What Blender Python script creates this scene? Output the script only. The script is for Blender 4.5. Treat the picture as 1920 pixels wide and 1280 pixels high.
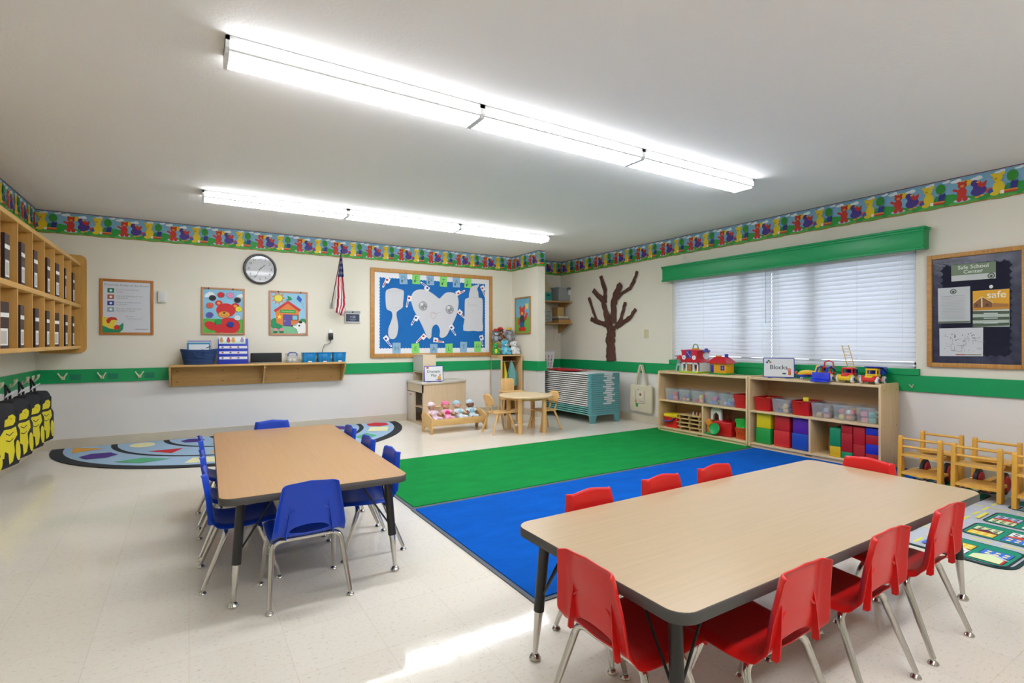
import bpy, bmesh, math, random
from mathutils import Matrix, Vector
random.seed(7)
for o in list(bpy.data.objects): bpy.data.objects.remove(o)
SC = bpy.context.scene
COL = SC.collection
R = math.radians

# ---------------------------------------------------------------- camera, light, exposure
F_PX, YAW, HOR, CAM_H = 973.0, R(31.9), 640.0, 1.106
XL, XR, YB, YF, H = -1.314, 5.31, 6.98, -2.6, 2.44
cam_d = bpy.data.cameras.new('camera'); cam = bpy.data.objects.new('camera', cam_d); COL.objects.link(cam)
cam_d.sensor_width = 36.0; cam_d.lens = F_PX / 1920 * 36; cam_d.clip_start = 0.02
cam.location = (0, 0, CAM_H); cam.rotation_euler = (R(90), 0, -YAW)
SC.camera = cam
SC.view_settings.view_transform = 'Standard'; SC.view_settings.look = 'None'
SC.view_settings.gamma = 1.0; SC.view_settings.use_curve_mapping = False
SC.view_settings.exposure = 1.60
w = bpy.data.worlds.new('sky'); SC.world = w; w.use_nodes = True
nt = w.node_tree; bg = nt.nodes['Background']
sky = nt.nodes.new('ShaderNodeTexSky'); sky.sky_type = 'HOSEK_WILKIE'; sky.turbidity = 4; sky.sun_direction = (0.3, -0.5, 0.8)
nt.links.new(sky.outputs[0], bg.inputs[0]); bg.inputs[1].default_value = .4
LAMP_POWER = 10.0          # emission of the fluorescent lenses
WINDOW_POWER = 9.5
al = bpy.data.lights.new('daylight', 'AREA'); al.shape = 'RECTANGLE'; al.size = 2.6; al.size_y = 1.0
al.energy = WINDOW_POWER; al.color = (0.80, 0.88, 1.0)
alo = bpy.data.objects.new('daylight', al); COL.objects.link(alo)
alo.location = (XR + 0.42, 3.28, 1.40); alo.rotation_euler = (R(90), 0, R(90))

# ---------------------------------------------------------------- pixel helpers (1920 x 1280 frame)
_c, _s = math.cos(YAW), math.sin(YAW)
def ray(x, y):
    a = (x - 960) / F_PX; b = (HOR - y) / F_PX
    return Vector((_s + _c * a, _c - _s * a, b))
def pz(x, y, z=0.0): d = ray(x, y); return Vector((0, 0, CAM_H)) + d * ((z - CAM_H) / d.z)
def pX(x, y, X=XR): d = ray(x, y); return Vector((0, 0, CAM_H)) + d * (X / d.x)
def pY(x, y, Y=YB): d = ray(x, y); return Vector((0, 0, CAM_H)) + d * (Y / d.y)

# ---------------------------------------------------------------- materials
def lin(hx):
    if not isinstance(hx, str): return tuple(hx)
    hx = hx.lstrip('#'); v = [int(hx[i:i + 2], 16) / 255 for i in (0, 2, 4)]
    return tuple(c / 12.92 if c <= .04045 else ((c + .055) / 1.055) ** 2.4 for c in v)
_M = {}
def mat(hx, rough=.5, metal=0.0, spec=.5, var=0.0, vscale=8.0, stretch=(1, 1, 1), bump=0.0, bscale=200.0, trans=0.0, alpha=1.0, emit=0.0, coat=0.0, sheen=0.0, transl=0.0, name=None):
    key = (hx, rough, metal, spec, var, vscale, stretch, bump, bscale, trans, alpha, emit, coat, sheen, transl)
    if key in _M: return _M[key]
    m = bpy.data.materials.new(name or 'm_' + str(hx)); m.use_nodes = True; _M[key] = m
    n = m.node_tree.nodes; l = m.node_tree.links; b = n['Principled BSDF']
    c = lin(hx)
    b.inputs['Base Color'].default_value = (*c, 1); b.inputs['Roughness'].default_value = rough
    b.inputs['Metallic'].default_value = metal; b.inputs['Specular IOR Level'].default_value = spec
    if coat: b.inputs['Coat Weight'].default_value = coat; b.inputs['Coat Roughness'].default_value = .08
    if sheen: b.inputs['Sheen Weight'].default_value = sheen
    if trans: b.inputs['Transmission Weight'].default_value = trans; b.inputs['IOR'].default_value = 1.3
    if alpha < 1: b.inputs['Alpha'].default_value = alpha
    if emit: b.inputs['Emission Color'].default_value = (*c, 1); b.inputs['Emission Strength'].default_value = emit
    if var or bump:
        tc = n.new('ShaderNodeTexCoord'); mp = n.new('ShaderNodeMapping'); l.new(tc.outputs['Object'], mp.inputs[0])
        mp.inputs['Scale'].default_value = stretch
    if var:
        t = n.new('ShaderNodeTexNoise'); t.inputs['Scale'].default_value = vscale; t.inputs['Detail'].default_value = 6; t.inputs['Roughness'].default_value = .6
        l.new(mp.outputs[0], t.inputs[0])
        r = n.new('ShaderNodeValToRGB'); l.new(t.outputs[0], r.inputs[0])
        r.color_ramp.elements[0].position = .3; r.color_ramp.elements[1].position = .7
        r.color_ramp.elements[0].color = (*[max(0, v * (1 - var)) for v in c], 1)
        r.color_ramp.elements[1].color = (*[min(1, v * (1 + var)) for v in c], 1)
        l.new(r.outputs[0], b.inputs['Base Color'])
    if bump:
        t2 = n.new('ShaderNodeTexNoise'); t2.inputs['Scale'].default_value = bscale; t2.inputs['Detail'].default_value = 4
        l.new(mp.outputs[0], t2.inputs[0])
        bp = n.new('ShaderNodeBump'); bp.inputs['Strength'].default_value = bump; bp.inputs['Distance'].default_value = .004
        l.new(t2.outputs[0], bp.inputs['Height']); l.new(bp.outputs[0], b.inputs['Normal'])
    if transl:
        out = n['Material Output']; tr = n.new('ShaderNodeBsdfTranslucent'); tr.inputs[0].default_value = (*c, 1)
        mx = n.new('ShaderNodeMixShader'); mx.inputs[0].default_value = transl
        l.new(b.outputs[0], mx.inputs[1]); l.new(tr.outputs[0], mx.inputs[2]); l.new(mx.outputs[0], out.inputs[0])
    return m
CHROME = mat('C9C6C0', .16, 1.0, name='chrome')
MAPLE = mat('DFC092', .38, var=.10, vscale=3, stretch=(14, 14, 1), name='maple')
MAPLE_H = mat('E0C397', .38, var=.09, vscale=3, stretch=(1, 14, 14), name='maple_horizontal')
MAPLE_Y = mat('DFC194', .38, var=.09, vscale=3, stretch=(14, 1, 14), name='maple_lengthwise')
BIRCH = mat('DDB273', .42, var=.10, vscale=3, stretch=(12, 12, 1), name='birch')
OAK = mat('C08A45', .45, var=.22, vscale=5, stretch=(3, 3, 22), name='oak')
BLACK = mat('17171A', .45, name='black')
WHITE = mat('EDEDEB', .5, name='white')
GREEN_PAINT = mat('079A57', .38, var=.03, vscale=2, name='green_paint')

# ---------------------------------------------------------------- mesh helpers
def T(x=0, y=0, z=0): return Matrix.Translation((x, y, z))
def RZ(a): return Matrix.Rotation(a, 4, 'Z')
def RX(a): return Matrix.Rotation(a, 4, 'X')
def RY(a): return Matrix.Rotation(a, 4, 'Y')
def BM(): return bmesh.new()
def box(bm, x0, x1, y0, y1, z0, z1, mtx=None, bev=0.0, mi=0, seg=2):
    b2 = bmesh.new(); bmesh.ops.create_cube(b2, size=1)
    bmesh.ops.scale(b2, vec=(x1 - x0, y1 - y0, z1 - z0), verts=b2.verts)
    bmesh.ops.translate(b2, vec=((x0 + x1) / 2, (y0 + y1) / 2, (z0 + z1) / 2), verts=b2.verts)
    if bev: bmesh.ops.bevel(b2, geom=b2.edges[:] , offset=bev, segments=seg, profile=.5, affect='EDGES')
    return join(bm, b2, mtx, mi)
def join(bm, b2, mtx=None, mi=0):
    if mtx is not None: bmesh.ops.transform(b2, matrix=mtx, verts=b2.verts)
    vm = {}
    for v in b2.verts: vm[v] = bm.verts.new(v.co)
    for f in b2.faces:
        try:
            nf = bm.faces.new([vm[v] for v in f.verts]); nf.material_index = mi if mi else f.material_index
        except ValueError: pass
    b2.free(); return bm
def ell(bm, c, r, mtx=None, u=16, v=10, mi=0):
    b2 = bmesh.new(); bmesh.ops.create_uvsphere(b2, u_segments=u, v_segments=v, radius=1)
    if not hasattr(r, '__len__'): r = (r, r, r)
    bmesh.ops.scale(b2, vec=r, verts=b2.verts)
    if mtx is not None: bmesh.ops.transform(b2, matrix=mtx, verts=b2.verts)
    bmesh.ops.translate(b2, vec=c, verts=b2.verts)
    return join(bm, b2, None, mi)
def frame_for(d):
    d = d.normalized(); up = Vector((0, 0, 1)) if abs(d.z) < .95 else Vector((1, 0, 0))
    a = d.cross(up).normalized(); return a, d.cross(a).normalized()
def tube(bm, pts, r, n=10, closed=False, mi=0, caps=True, flat=1.0):
    pts = [Vector(p) for p in pts]; rs = r if hasattr(r, '__len__') else [r] * len(pts)
    rings = []; L = len(pts); pa = None
    for i, p in enumerate(pts):
        if closed: d = pts[(i + 1) % L] - pts[i - 1]
        else: d = pts[min(i + 1, L - 1)] - pts[max(i - 1, 0)]
        d = d.normalized()
        if pa is None: a, b = frame_for(d)
        else:
            a = pa - d * pa.dot(d)
            a = a.normalized() if a.length > 1e-6 else frame_for(d)[0]
            b = d.cross(a).normalized()
        pa = a
        rings.append([bm.verts.new(p + (a * math.cos(t) + b * math.sin(t) * flat) * rs[i]) for t in [2 * math.pi * k / n for k in range(n)]])
    for i in range(L if closed else L - 1):
        A, B = rings[i], rings[(i + 1) % L]
        for k in range(n):
            f = bm.faces.new([A[k], A[(k + 1) % n], B[(k + 1) % n], B[k]]); f.material_index = mi
    if caps and not closed:
        f = bm.faces.new(rings[0][::-1]); f.material_index = mi
        f = bm.faces.new(rings[-1]); f.material_index = mi
    return bm
def cyl(bm, p0, p1, r0, r1=None, n=14, mi=0): return tube(bm, [p0, p1], [r0, r0 if r1 is None else r1], n, mi=mi)
def lathe(bm, prof, c=(0, 0, 0), n=20, mi=0, mtx=None):
    b2 = bmesh.new(); rings = []
    for r, z in prof:
        if r < 1e-5: rings.append([b2.verts.new((0, 0, z))])
        else: rings.append([b2.verts.new((r * math.cos(2 * math.pi * k / n), r * math.sin(2 * math.pi * k / n), z)) for k in range(n)])
    for A, B in zip(rings, rings[1:]):
        if len(A) == 1 and len(B) == 1: continue
        for k in range(n):
            k2 = (k + 1) % n
            if len(A) == 1: b2.faces.new([A[0], B[k2], B[k]])
            elif len(B) == 1: b2.faces.new([A[k], A[k2], B[0]])
            else: b2.faces.new([A[k], A[k2], B[k2], B[k]])
    if mtx is not None: bmesh.ops.transform(b2, matrix=mtx, verts=b2.verts)
    bmesh.ops.translate(b2, vec=c, verts=b2.verts)
    return join(bm, b2, None, mi)
def prism(bm, poly, t0, t1, axis='Z', mtx=None, bev=0, mi=0):
    """poly in 2D, extruded t0..t1 along axis. X: (y,z)  Y: (x,z)  Z: (x,y)"""
    b2 = bmesh.new()
    def P(p, t): return {'X': (t, p[0], p[1]), 'Y': (p[0], t, p[1]), 'Z': (p[0], p[1], t)}[axis]
    A = [b2.verts.new(P(p, t0)) for p in poly]; B = [b2.verts.new(P(p, t1)) for p in poly]
    b2.faces.new(A[::-1]); b2.faces.new(B)
    for i in range(len(poly)):
        j = (i + 1) % len(poly); b2.faces.new([A[i], A[j], B[j], B[i]])
    bmesh.ops.recalc_face_normals(b2, faces=b2.faces)
    if bev: bmesh.ops.bevel(b2, geom=b2.edges[:], offset=bev, segments=2, profile=.5, affect='EDGES')
    return join(bm, b2, mtx, mi)
def rrect(x0, x1, y0, y1, r, n=5):
    out = []
    for cx, cy, a in ((x1 - r, y1 - r, 0), (x0 + r, y1 - r, 90), (x0 + r, y0 + r, 180), (x1 - r, y0 + r, 270)):
        for k in range(n + 1): t = R(a + 90 * k / n); out.append((cx + r * math.cos(t), cy + r * math.sin(t)))
    return out
def arcpts(c, r, a0, a1, n=8): return [(c[0] + r * math.cos(R(a0 + (a1 - a0) * k / n)), c[1] + r * math.sin(R(a0 + (a1 - a0) * k / n))) for k in range(n + 1)]
def finish(bm, name, mats, smooth=35, recalc=True):
    me = bpy.data.meshes.new(name)
    if recalc: bmesh.ops.recalc_face_normals(bm, faces=bm.faces)
    bm.to_mesh(me); bm.free()
    for m in (mats if isinstance(mats, (list, tuple)) else [mats]): me.materials.append(m)
    if smooth:
        me.shade_smooth(); me.set_sharp_from_angle(angle=R(smooth))
    return me
def obj(name, bm, mats, parent=None, loc=None, rotz=0, smooth=35, recalc=True):
    me = finish(bm, name, mats, smooth, recalc) if isinstance(bm, bmesh.types.BMesh) else bm
    o = bpy.data.objects.new(name, me); COL.objects.link(o)
    if parent is not None: o.parent = parent
    if loc is not None: o.location = loc
    if rotz: o.rotation_euler = (0, 0, rotz)
    return o
def tag(o, label, cat, group=None):
    o['label'] = label; o['category'] = cat
    if group: o['group'] = group
    return o
def thing(name, label, cat, loc=(0, 0, 0), rotz=0, group=None):
    o = bpy.data.objects.new(name, None); COL.objects.link(o); o.empty_display_size = .05
    o.location = loc; o.rotation_euler = (0, 0, rotz)
    return tag(o, label, cat, group)
def struct(name, bm, mats, smooth=0):
    o = obj(name, bm, mats, smooth=smooth); o['kind'] = 'structure'; return o
def dup(root, loc, rotz=0, label=None, group=None, swap=None):
    def cp(o, par):
        c = o.copy(); COL.objects.link(c)
        if par is not None: c.parent = par
        for ch in o.children: cp(ch, c)
        return c
    r = cp(root, None); r.location = loc; r.rotation_euler = (0, 0, rotz)
    if label: r['label'] = label
    if group: r['group'] = group
    return r
def baked(bm, mods):
    """mesh with modifiers applied"""
    me = bpy.data.meshes.new('tmp'); bmesh.ops.recalc_face_normals(bm, faces=bm.faces); bm.to_mesh(me); bm.free()
    o = bpy.data.objects.new('tmp', me); COL.objects.link(o)
    for typ, kw in mods:
        m = o.modifiers.new(typ, typ)
        for k, v in kw.items(): setattr(m, k, v)
    dg = bpy.context.evaluated_depsgraph_get(); dg.update()
    res = bpy.data.meshes.new_from_object(o.evaluated_get(dg))
    bpy.data.objects.remove(o); bpy.data.meshes.remove(me)
    return res
def baked_obj(name, bm, mods, m, parent=None, smooth=True):
    me = baked(bm, mods); me.name = name; me.materials.clear(); me.materials.append(m)
    if smooth: me.shade_smooth()
    o = bpy.data.objects.new(name, me); COL.objects.link(o)
    if parent is not None: o.parent = parent
    return o

# ---------------------------------------------------------------- flat printed art: layered polygons in a (u,v) frame
_text_cache = {}
def text_polys(s, size=1.0, align='CENTER', bold=0.0):
    key = (s, align, bold)
    if key not in _text_cache:
        cu = bpy.data.curves.new('t', 'FONT'); cu.body = s; cu.size = 1; cu.align_x = align; cu.align_y = 'CENTER'; cu.offset = bold
        cu.resolution_u = 3
        o = bpy.data.objects.new('t', cu); COL.objects.link(o)
        dg = bpy.context.evaluated_depsgraph_get(); dg.update()
        me = bpy.data.meshes.new_from_object(o.evaluated_get(dg))
        _text_cache[key] = [[(me.vertices[i].co.x, me.vertices[i].co.y) for i in p.vertices] for p in me.polygons]
        bpy.data.objects.remove(o); bpy.data.curves.remove(cu); bpy.data.meshes.remove(me)
    return [[(x * size, y * size) for x, y in p] for p in _text_cache[key]]
class Art:
    def __init__(s, step=.0004, rough=.6): s.p = []; s.layer = 0; s.step = step; s.rough = rough; s.cols = []
    def ci(s, c):
        if c not in s.cols: s.cols.append(c)
        return s.cols.index(c)
    def poly(s, c, pts): s.layer += 1; s.p.append((s.ci(c), s.layer, [pts])); return s
    def rect(s, c, x0, y0, x1, y1): return s.poly(c, [(x0, y0), (x1, y0), (x1, y1), (x0, y1)])
    def oval(s, c, x, y, rx, ry=None, n=18, rot=0):
        ry = rx if ry is None else ry; cs, sn = math.cos(R(rot)), math.sin(R(rot))
        pts = []
        for k in range(n):
            a, b = rx * math.cos(2 * math.pi * k / n), ry * math.sin(2 * math.pi * k / n); pts.append((x + a * cs - b * sn, y + a * sn + b * cs))
        return s.poly(c, pts)
    def line(s, c, pts, w):
        for (x0, y0), (x1, y1) in zip(pts, pts[1:]):
            d = math.hypot(x1 - x0, y1 - y0) or 1; nx, ny = -(y1 - y0) / d * w / 2, (x1 - x0) / d * w / 2
            s.layer -= 1; s.poly(c, [(x0 - nx, y0 - ny), (x1 - nx, y1 - ny), (x1 + nx, y1 + ny), (x0 + nx, y0 + ny)])
        s.layer += 1; return s
    def text(s, c, t, x, y, size, align='CENTER', bold=0.0):
        s.layer += 1; s.p.append((s.ci(c), s.layer, [[(a + x, b + y) for a, b in p] for p in text_polys(t, size, align, bold)])); return s
    def flush(s): s.layer += 1; return s
    def bm(s, M, clip=None, bm=None, shift=0):
        """M maps (u, v, n) -> local 3D"""
        bm = bm or bmesh.new()
        for ci, ly, polys in s.p:
            for pts in polys:
                vs = [bm.verts.new(M @ Vector((p[0], p[1], s.step * ly))) for p in pts]
                try: bm.faces.new(vs).material_index = ci + shift
                except ValueError: pass
        return bm
    def mats(s): return [mat(c, s.rough) for c in s.cols]
    def build(s, name, M, parent=None):
        return obj(name, s.bm(M), s.mats(), parent, smooth=0, recalc=False)
def FR(o, u, v):
    """frame: origin, u dir, v dir (normal = u x v)"""
    o, u, v = Vector(o), Vector(u).normalized(), Vector(v).normalized(); n = u.cross(v)
    return Matrix(((u.x, v.x, n.x, o.x), (u.y, v.y, n.y, o.y), (u.z, v.z, n.z, o.z), (0, 0, 0, 1)))
def BACKW(x, z, y=YB): return FR((x, y, z), (1, 0, 0), (0, 0, 1))          # faces -Y
def RIGHTW(y, z, x=XR): return FR((x, y, z), (0, -1, 0), (0, 0, 1))        # faces -X
def LEFTW(y, z, x=XL): return FR((x, y, z), (0, 1, 0), (0, 0, 1))          # faces +X
def FLOORF(x, y, z=0, a=0): return FR((x, y, z), (math.cos(a), math.sin(a), 0), (-math.sin(a), math.cos(a), 0))
# ================================================================ STRUCTURE
WALL_UP = mat('E6E0CF', .75, var=.012, vscale=2, bump=.12, bscale=90, name='cream_paint')
WALL_LO = mat('E6E1DB', .6, var=.012, vscale=2, bump=.10, bscale=90, name='white_paint')
CEIL = mat('F6F3F0', .85, bump=.35, bscale=60, name='ceiling_paint')
BASE = mat('CFC4AE', .45, var=.05, vscale=4, name='vinyl_base')

def floor_mat():
    m = bpy.data.materials.new('vinyl_tile'); m.use_nodes = True; n = m.node_tree.nodes; l = m.node_tree.links; b = n['Principled BSDF']
    tc = n.new('ShaderNodeTexCoord')
    br = n.new('ShaderNodeTexBrick'); br.offset = 0; br.inputs['Scale'].default_value = 1; br.inputs['Mortar Size'].default_value = .0012
    br.inputs['Brick Width'].default_value = .305; br.inputs['Row Height'].default_value = .305; br.inputs['Mortar Smooth'].default_value = .3
    br.inputs['Color1'].default_value = (*lin('E3DCCF'), 1); br.inputs['Color2'].default_value = (*lin('DFD8CA'), 1); br.inputs['Mortar'].default_value = (*lin('D3CBBC'), 1)
    l.new(tc.outputs['Object'], br.inputs[0])
    mp = n.new('ShaderNodeMapping'); mp.inputs['Scale'].default_value = (1, 1.6, 1); l.new(tc.outputs['Object'], mp.inputs[0])
    v = n.new('ShaderNodeTexNoise'); v.inputs['Scale'].default_value = 55; v.inputs['Detail'].default_value = 5; v.inputs['Roughness'].default_value = .72; l.new(mp.outputs[0], v.inputs[0])
    r = n.new('ShaderNodeValToRGB'); r.color_ramp.elements[0].position = .30; r.color_ramp.elements[0].color = (.50, .44, .36, 1)
    r.color_ramp.elements[1].position = .44; r.color_ramp.elements[1].color = (1, 1, 1, 1); l.new(v.outputs[0], r.inputs[0])
    mx = n.new('ShaderNodeMix'); mx.data_type = 'RGBA'; mx.blend_type = 'MULTIPLY'; mx.inputs[0].default_value = .55
    l.new(br.outputs[0], mx.inputs[6]); l.new(r.outputs[0], mx.inputs[7]); l.new(mx.outputs[2], b.inputs['Base Color'])
    b.inputs['Roughness'].default_value = .07; b.inputs['Specular IOR Level'].default_value = .2
    w2 = n.new('ShaderNodeTexNoise'); w2.inputs['Scale'].default_value = 5; w2.inputs['Detail'].default_value = 3; l.new(tc.outputs['Object'], w2.inputs[0])
    bp = n.new('ShaderNodeBump'); bp.inputs['Strength'].default_value = .03; bp.inputs['Distance'].default_value = .02
    l.new(w2.outputs[0], bp.inputs['Height']); l.new(bp.outputs[0], b.inputs['Normal'])
    return m
bm = BM(); box(bm, XL - .15, XR + .15, YF - .15, YB + .15, -.1, 0); struct('floor', bm, floor_mat())
bm = BM(); box(bm, XL - .15, XR + .15, YF - .15, YB + .15, H, H + .1); struct('ceiling', bm, CEIL)
RT, RB = .816, .676          # chair rail top / bottom
BB = 2.213                    # border bottom
def wall(name, x0, x1, y0, y1):
    bm = BM(); box(bm, x0, x1, y0, y1, 0, .745, mi=0); box(bm, x0, x1, y0, y1, .745, H, mi=1)
    return struct(name, bm, [WALL_LO, WALL_UP])
wall('wall_back', XL - .15, XR + .15, YB, YB + .15)
wall('wall_left', XL - .15, XL, YF, YB)
wall('wall_front', XL - .15, XR + .15, YF - .15, YF)
WY0, WY1, WZ0, WZ1 = 1.952, 4.61, .872, 1.93
bm = BM()
box(bm, XR, XR + .15, YF, YB, 0, .745, mi=0); box(bm, XR, XR + .15, YF, YB, .745, WZ0, mi=1); box(bm, XR, XR + .15, YF, YB, WZ1, H, mi=1)
box(bm, XR, XR + .15, YF, WY0, WZ0, WZ1, mi=1); box(bm, XR, XR + .15, WY1, YB, WZ0, WZ1, mi=1)
struct('wall_right', bm, [WALL_LO, WALL_UP])
PX0, PX1, PY0 = 4.345, 4.469, 6.255
wall('wall_partition', PX0, PX1, PY0, YB)
# baseboards
def trim(name, boxes, m, smooth=0):
    bm = BM()
    for b in boxes: box(bm, *b, bev=.003)
    return struct(name, bm, m, smooth)
trim('baseboard_back', [(XL, PX0, YB - .012, YB, 0, .10), (PX1, XR, YB - .012, YB, 0, .10)], BASE)
trim('baseboard_left', [(XL, XL + .012, YF, YB, 0, .10)], BASE)
trim('baseboard_right', [(XR - .012, XR, YF, YB, 0, .10)], BASE)
trim('baseboard_partition', [(PX0 - .012, PX0, PY0, YB - .012, 0, .10), (PX0 - .012, PX1 + .012, PY0 - .012, PY0, 0, .10)], BASE)
# green chair rails
t = .019
trim('trim_1', [(XL, PX0, YB - t, YB, RB, RT), (PX1, XR, YB - t, YB, RB, RT)], GREEN_PAINT)
trim('trim_2', [(XL, XL + t, YF, YB - t, RB, RT)], GREEN_PAINT)
trim('trim_3', [(XR - t, XR, YF, YB - t, RB, RT), (XR - t - .008, XR, WY0 - .03, WY1 + .03, RT, WZ0)], GREEN_PAINT)
trim('trim_4', [(PX0 - t, PX0, PY0, YB - t, RB, RT), (PX0 - t, PX1 + t, PY0 - t, PY0, RB, RT)], GREEN_PAINT)
# wallpaper border: sky, hills, clouds and simple figures repeating every 0.445 m
REP = .445
def border_art(L, phase):
    a = Art(.00015, .55); hgt = H - BB
    a.rect('7FB3D0', 0, 0, L, hgt)
    i0 = int(math.floor(-phase / REP)) - 1
    base = a.layer
    def put(fn):
        ly = a.layer
        for i in range(i0, int(L / REP) + 2):
            a.layer = ly; n0 = len(a.p); fn(phase + i * REP)
            for k in range(n0, len(a.p)):
                ci, l, polys = a.p[k]; a.p[k] = (ci, l, [[(min(max(u, 0), L), v) for u, v in p] for p in polys])
        a.layer += 1
    def hill(x): a.poly('2E9A3C', [(x, 0), (x + REP, 0)] + [(x + REP - REP * k / 10, .075 + .028 * math.cos(2 * math.pi * (k / 10 - .1))) for k in range(11)])
    def hill2(x): a.oval('4DB04A', x + .07, .015, .10, .02); a.oval('4DB04A', x + .30, .012, .09, .018)
    put(hill); put(hill2)
    def clouds(x):
        for cx, cy, s_ in ((.02, .195, 1), (.15, .185, 1.1), (.29, .20, .9), (.40, .205, .7)): a.oval('EDF3F4', x + cx, cy, .036 * s_, .012 * s_); a.oval('EDF3F4', x + cx + .015, cy + .006, .02 * s_, .013 * s_)
    put(clouds)
    def red(x):
        a.oval('BFD9E4', x + .06, .035, .055, .015); a.oval('E8C92E', x + .08, .165, .05, .026, rot=8); a.oval('C8301F', x + .062, .155, .03, .027); a.oval('C8301F', x + .042, .178, .01); a.oval('C8301F', x + .084, .178, .01)
        a.oval('C8301F', x + .06, .095, .031, .042); a.poly('C8301F', [(x + .04, .12), (x + .005, .138), (x - .002, .122), (x + .035, .10)]); a.oval('C8301F', x + .043, .045, .018, .022); a.oval('C8301F', x + .08, .045, .018, .022); a.oval('E08A3C', x + .062, .148, .014, .011)
    put(red)
    def purple(x):
        a.oval('46308A', x + .165, .085, .05, .037, rot=15); a.oval('46308A', x + .14, .15, .024, .026); a.poly('46308A', [(x + .13, .14), (x + .16, .14), (x + .19, .09), (x + .13, .09)])
        a.poly('C8301F', [(x + .155, .13), (x + .175, .165), (x + .185, .14), (x + .215, .16), (x + .21, .12), (x + .185, .105)]); a.oval('E39A3E', x + .162, .155, .012, .008); a.oval('E39A3E', x + .155, .037, .016, .007); a.oval('E39A3E', x + .185, .045, .014, .007)
    put(purple)
    def yellow(x):
        a.oval('D8402A', x + .232, .07, .023); a.oval('2C57A8', x + .24, .063, .02); a.oval('E6C81C', x + .285, .085, .036, .05); a.oval('E6C81C', x + .28, .16, .03, .032); a.oval('E6C81C', x + .253, .185, .017, .012, rot=-20); a.oval('E6C81C', x + .308, .185, .017, .012, rot=20)
        a.oval('E6C81C', x + .262, .04, .028, .016); a.oval('E6C81C', x + .305, .048, .022, .016); a.oval('C79A10', x + .268, .153, .012, .009)
    put(yellow)
    def tree(x):
        a.oval('2F8F2E', x + .365, .155, .033, .042); a.rect('6B4A22', x + .362, .095, x + .369, .12); a.poly('2B2F86', [(x + .345, .055), (x + .39, .055), (x + .398, .115), (x + .355, .108)]); a.poly('1F8A5B', [(x + .325, .06), (x + .35, .06), (x + .355, .10), (x + .333, .103)])
        a.rect('E58A2A', x + .31, .045, x + .395, .057); a.rect('C5381F', x + .315, .032, x + .39, .044); a.rect('F1EEE2', x + .295, .03, x + .317, .056)
    put(tree)
    a.rect('7A2430', 0, hgt - .006, L, hgt); a.rect('C46A26', 0, 0, L, .005)
    return a
def border(name, M, L, phase):
    a = border_art(L, phase); o = a.build(name, M); o['kind'] = 'structure'; return o
border('trim_5', BACKW(XL, BB, YB - .001), PX0 - XL, -.035 + .25 - .0)
border('trim_6', RIGHTW(YB, BB, XR - .001), YB - YF, YB - 1.70 - 20 * REP + .0)
border('trim_7', LEFTW(YF, BB, XL + .001), YB - YF, .12)
border('trim_8', FR((PX0 - .001, YB, BB), (0, -1, 0), (0, 0, 1)), YB - PY0, .02)
border('trim_9', FR((PX0 - .001, PY0 - .001, BB), (1, 0, 0), (0, 0, 1)), PX1 - PX0 + .001, -.30)
border('trim_10', BACKW(PX1, BB, YB - .001), XR - PX1, -.02)

# window: frame, panes, mullions behind the blinds
wf = mat('E6E8EA', .4)
bm = BM()
for a in ((WY0, WY0 + .05, WZ0, WZ1), (WY1 - .05, WY1, WZ0, WZ1), (WY0, WY1, WZ0, WZ0 + .05), (WY0, WY1, WZ1 - .05, WZ1), (3.24, 3.31, WZ0, WZ1)): box(bm, XR + .10, XR + .15, a[0], a[1], a[2], a[3])
win = struct('window_1', bm, wf)
for y0, y1 in ((WY0 + .05, 3.24), (3.31, WY1 - .05)):
    bm = BM(); box(bm, XR + .122, XR + .126, y0, y1, WZ0 + .05, WZ1 - .05); obj('pane', bm, mat('F4F8FA', .02, trans=1.0, spec=.5), win, smooth=0)
    bm = BM(); ym = 2.86 if y0 < 3 else 3.63; box(bm, XR + .105, XR + .145, ym - .06, ym + .06, WZ0 + .05, WZ1 - .05); obj('mullion', bm, wf, win, smooth=0)
SLAT = mat('F3F4F7', .45, transl=.42, name='blind_slat')
CORD = mat('F2F2F2', .7)
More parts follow.
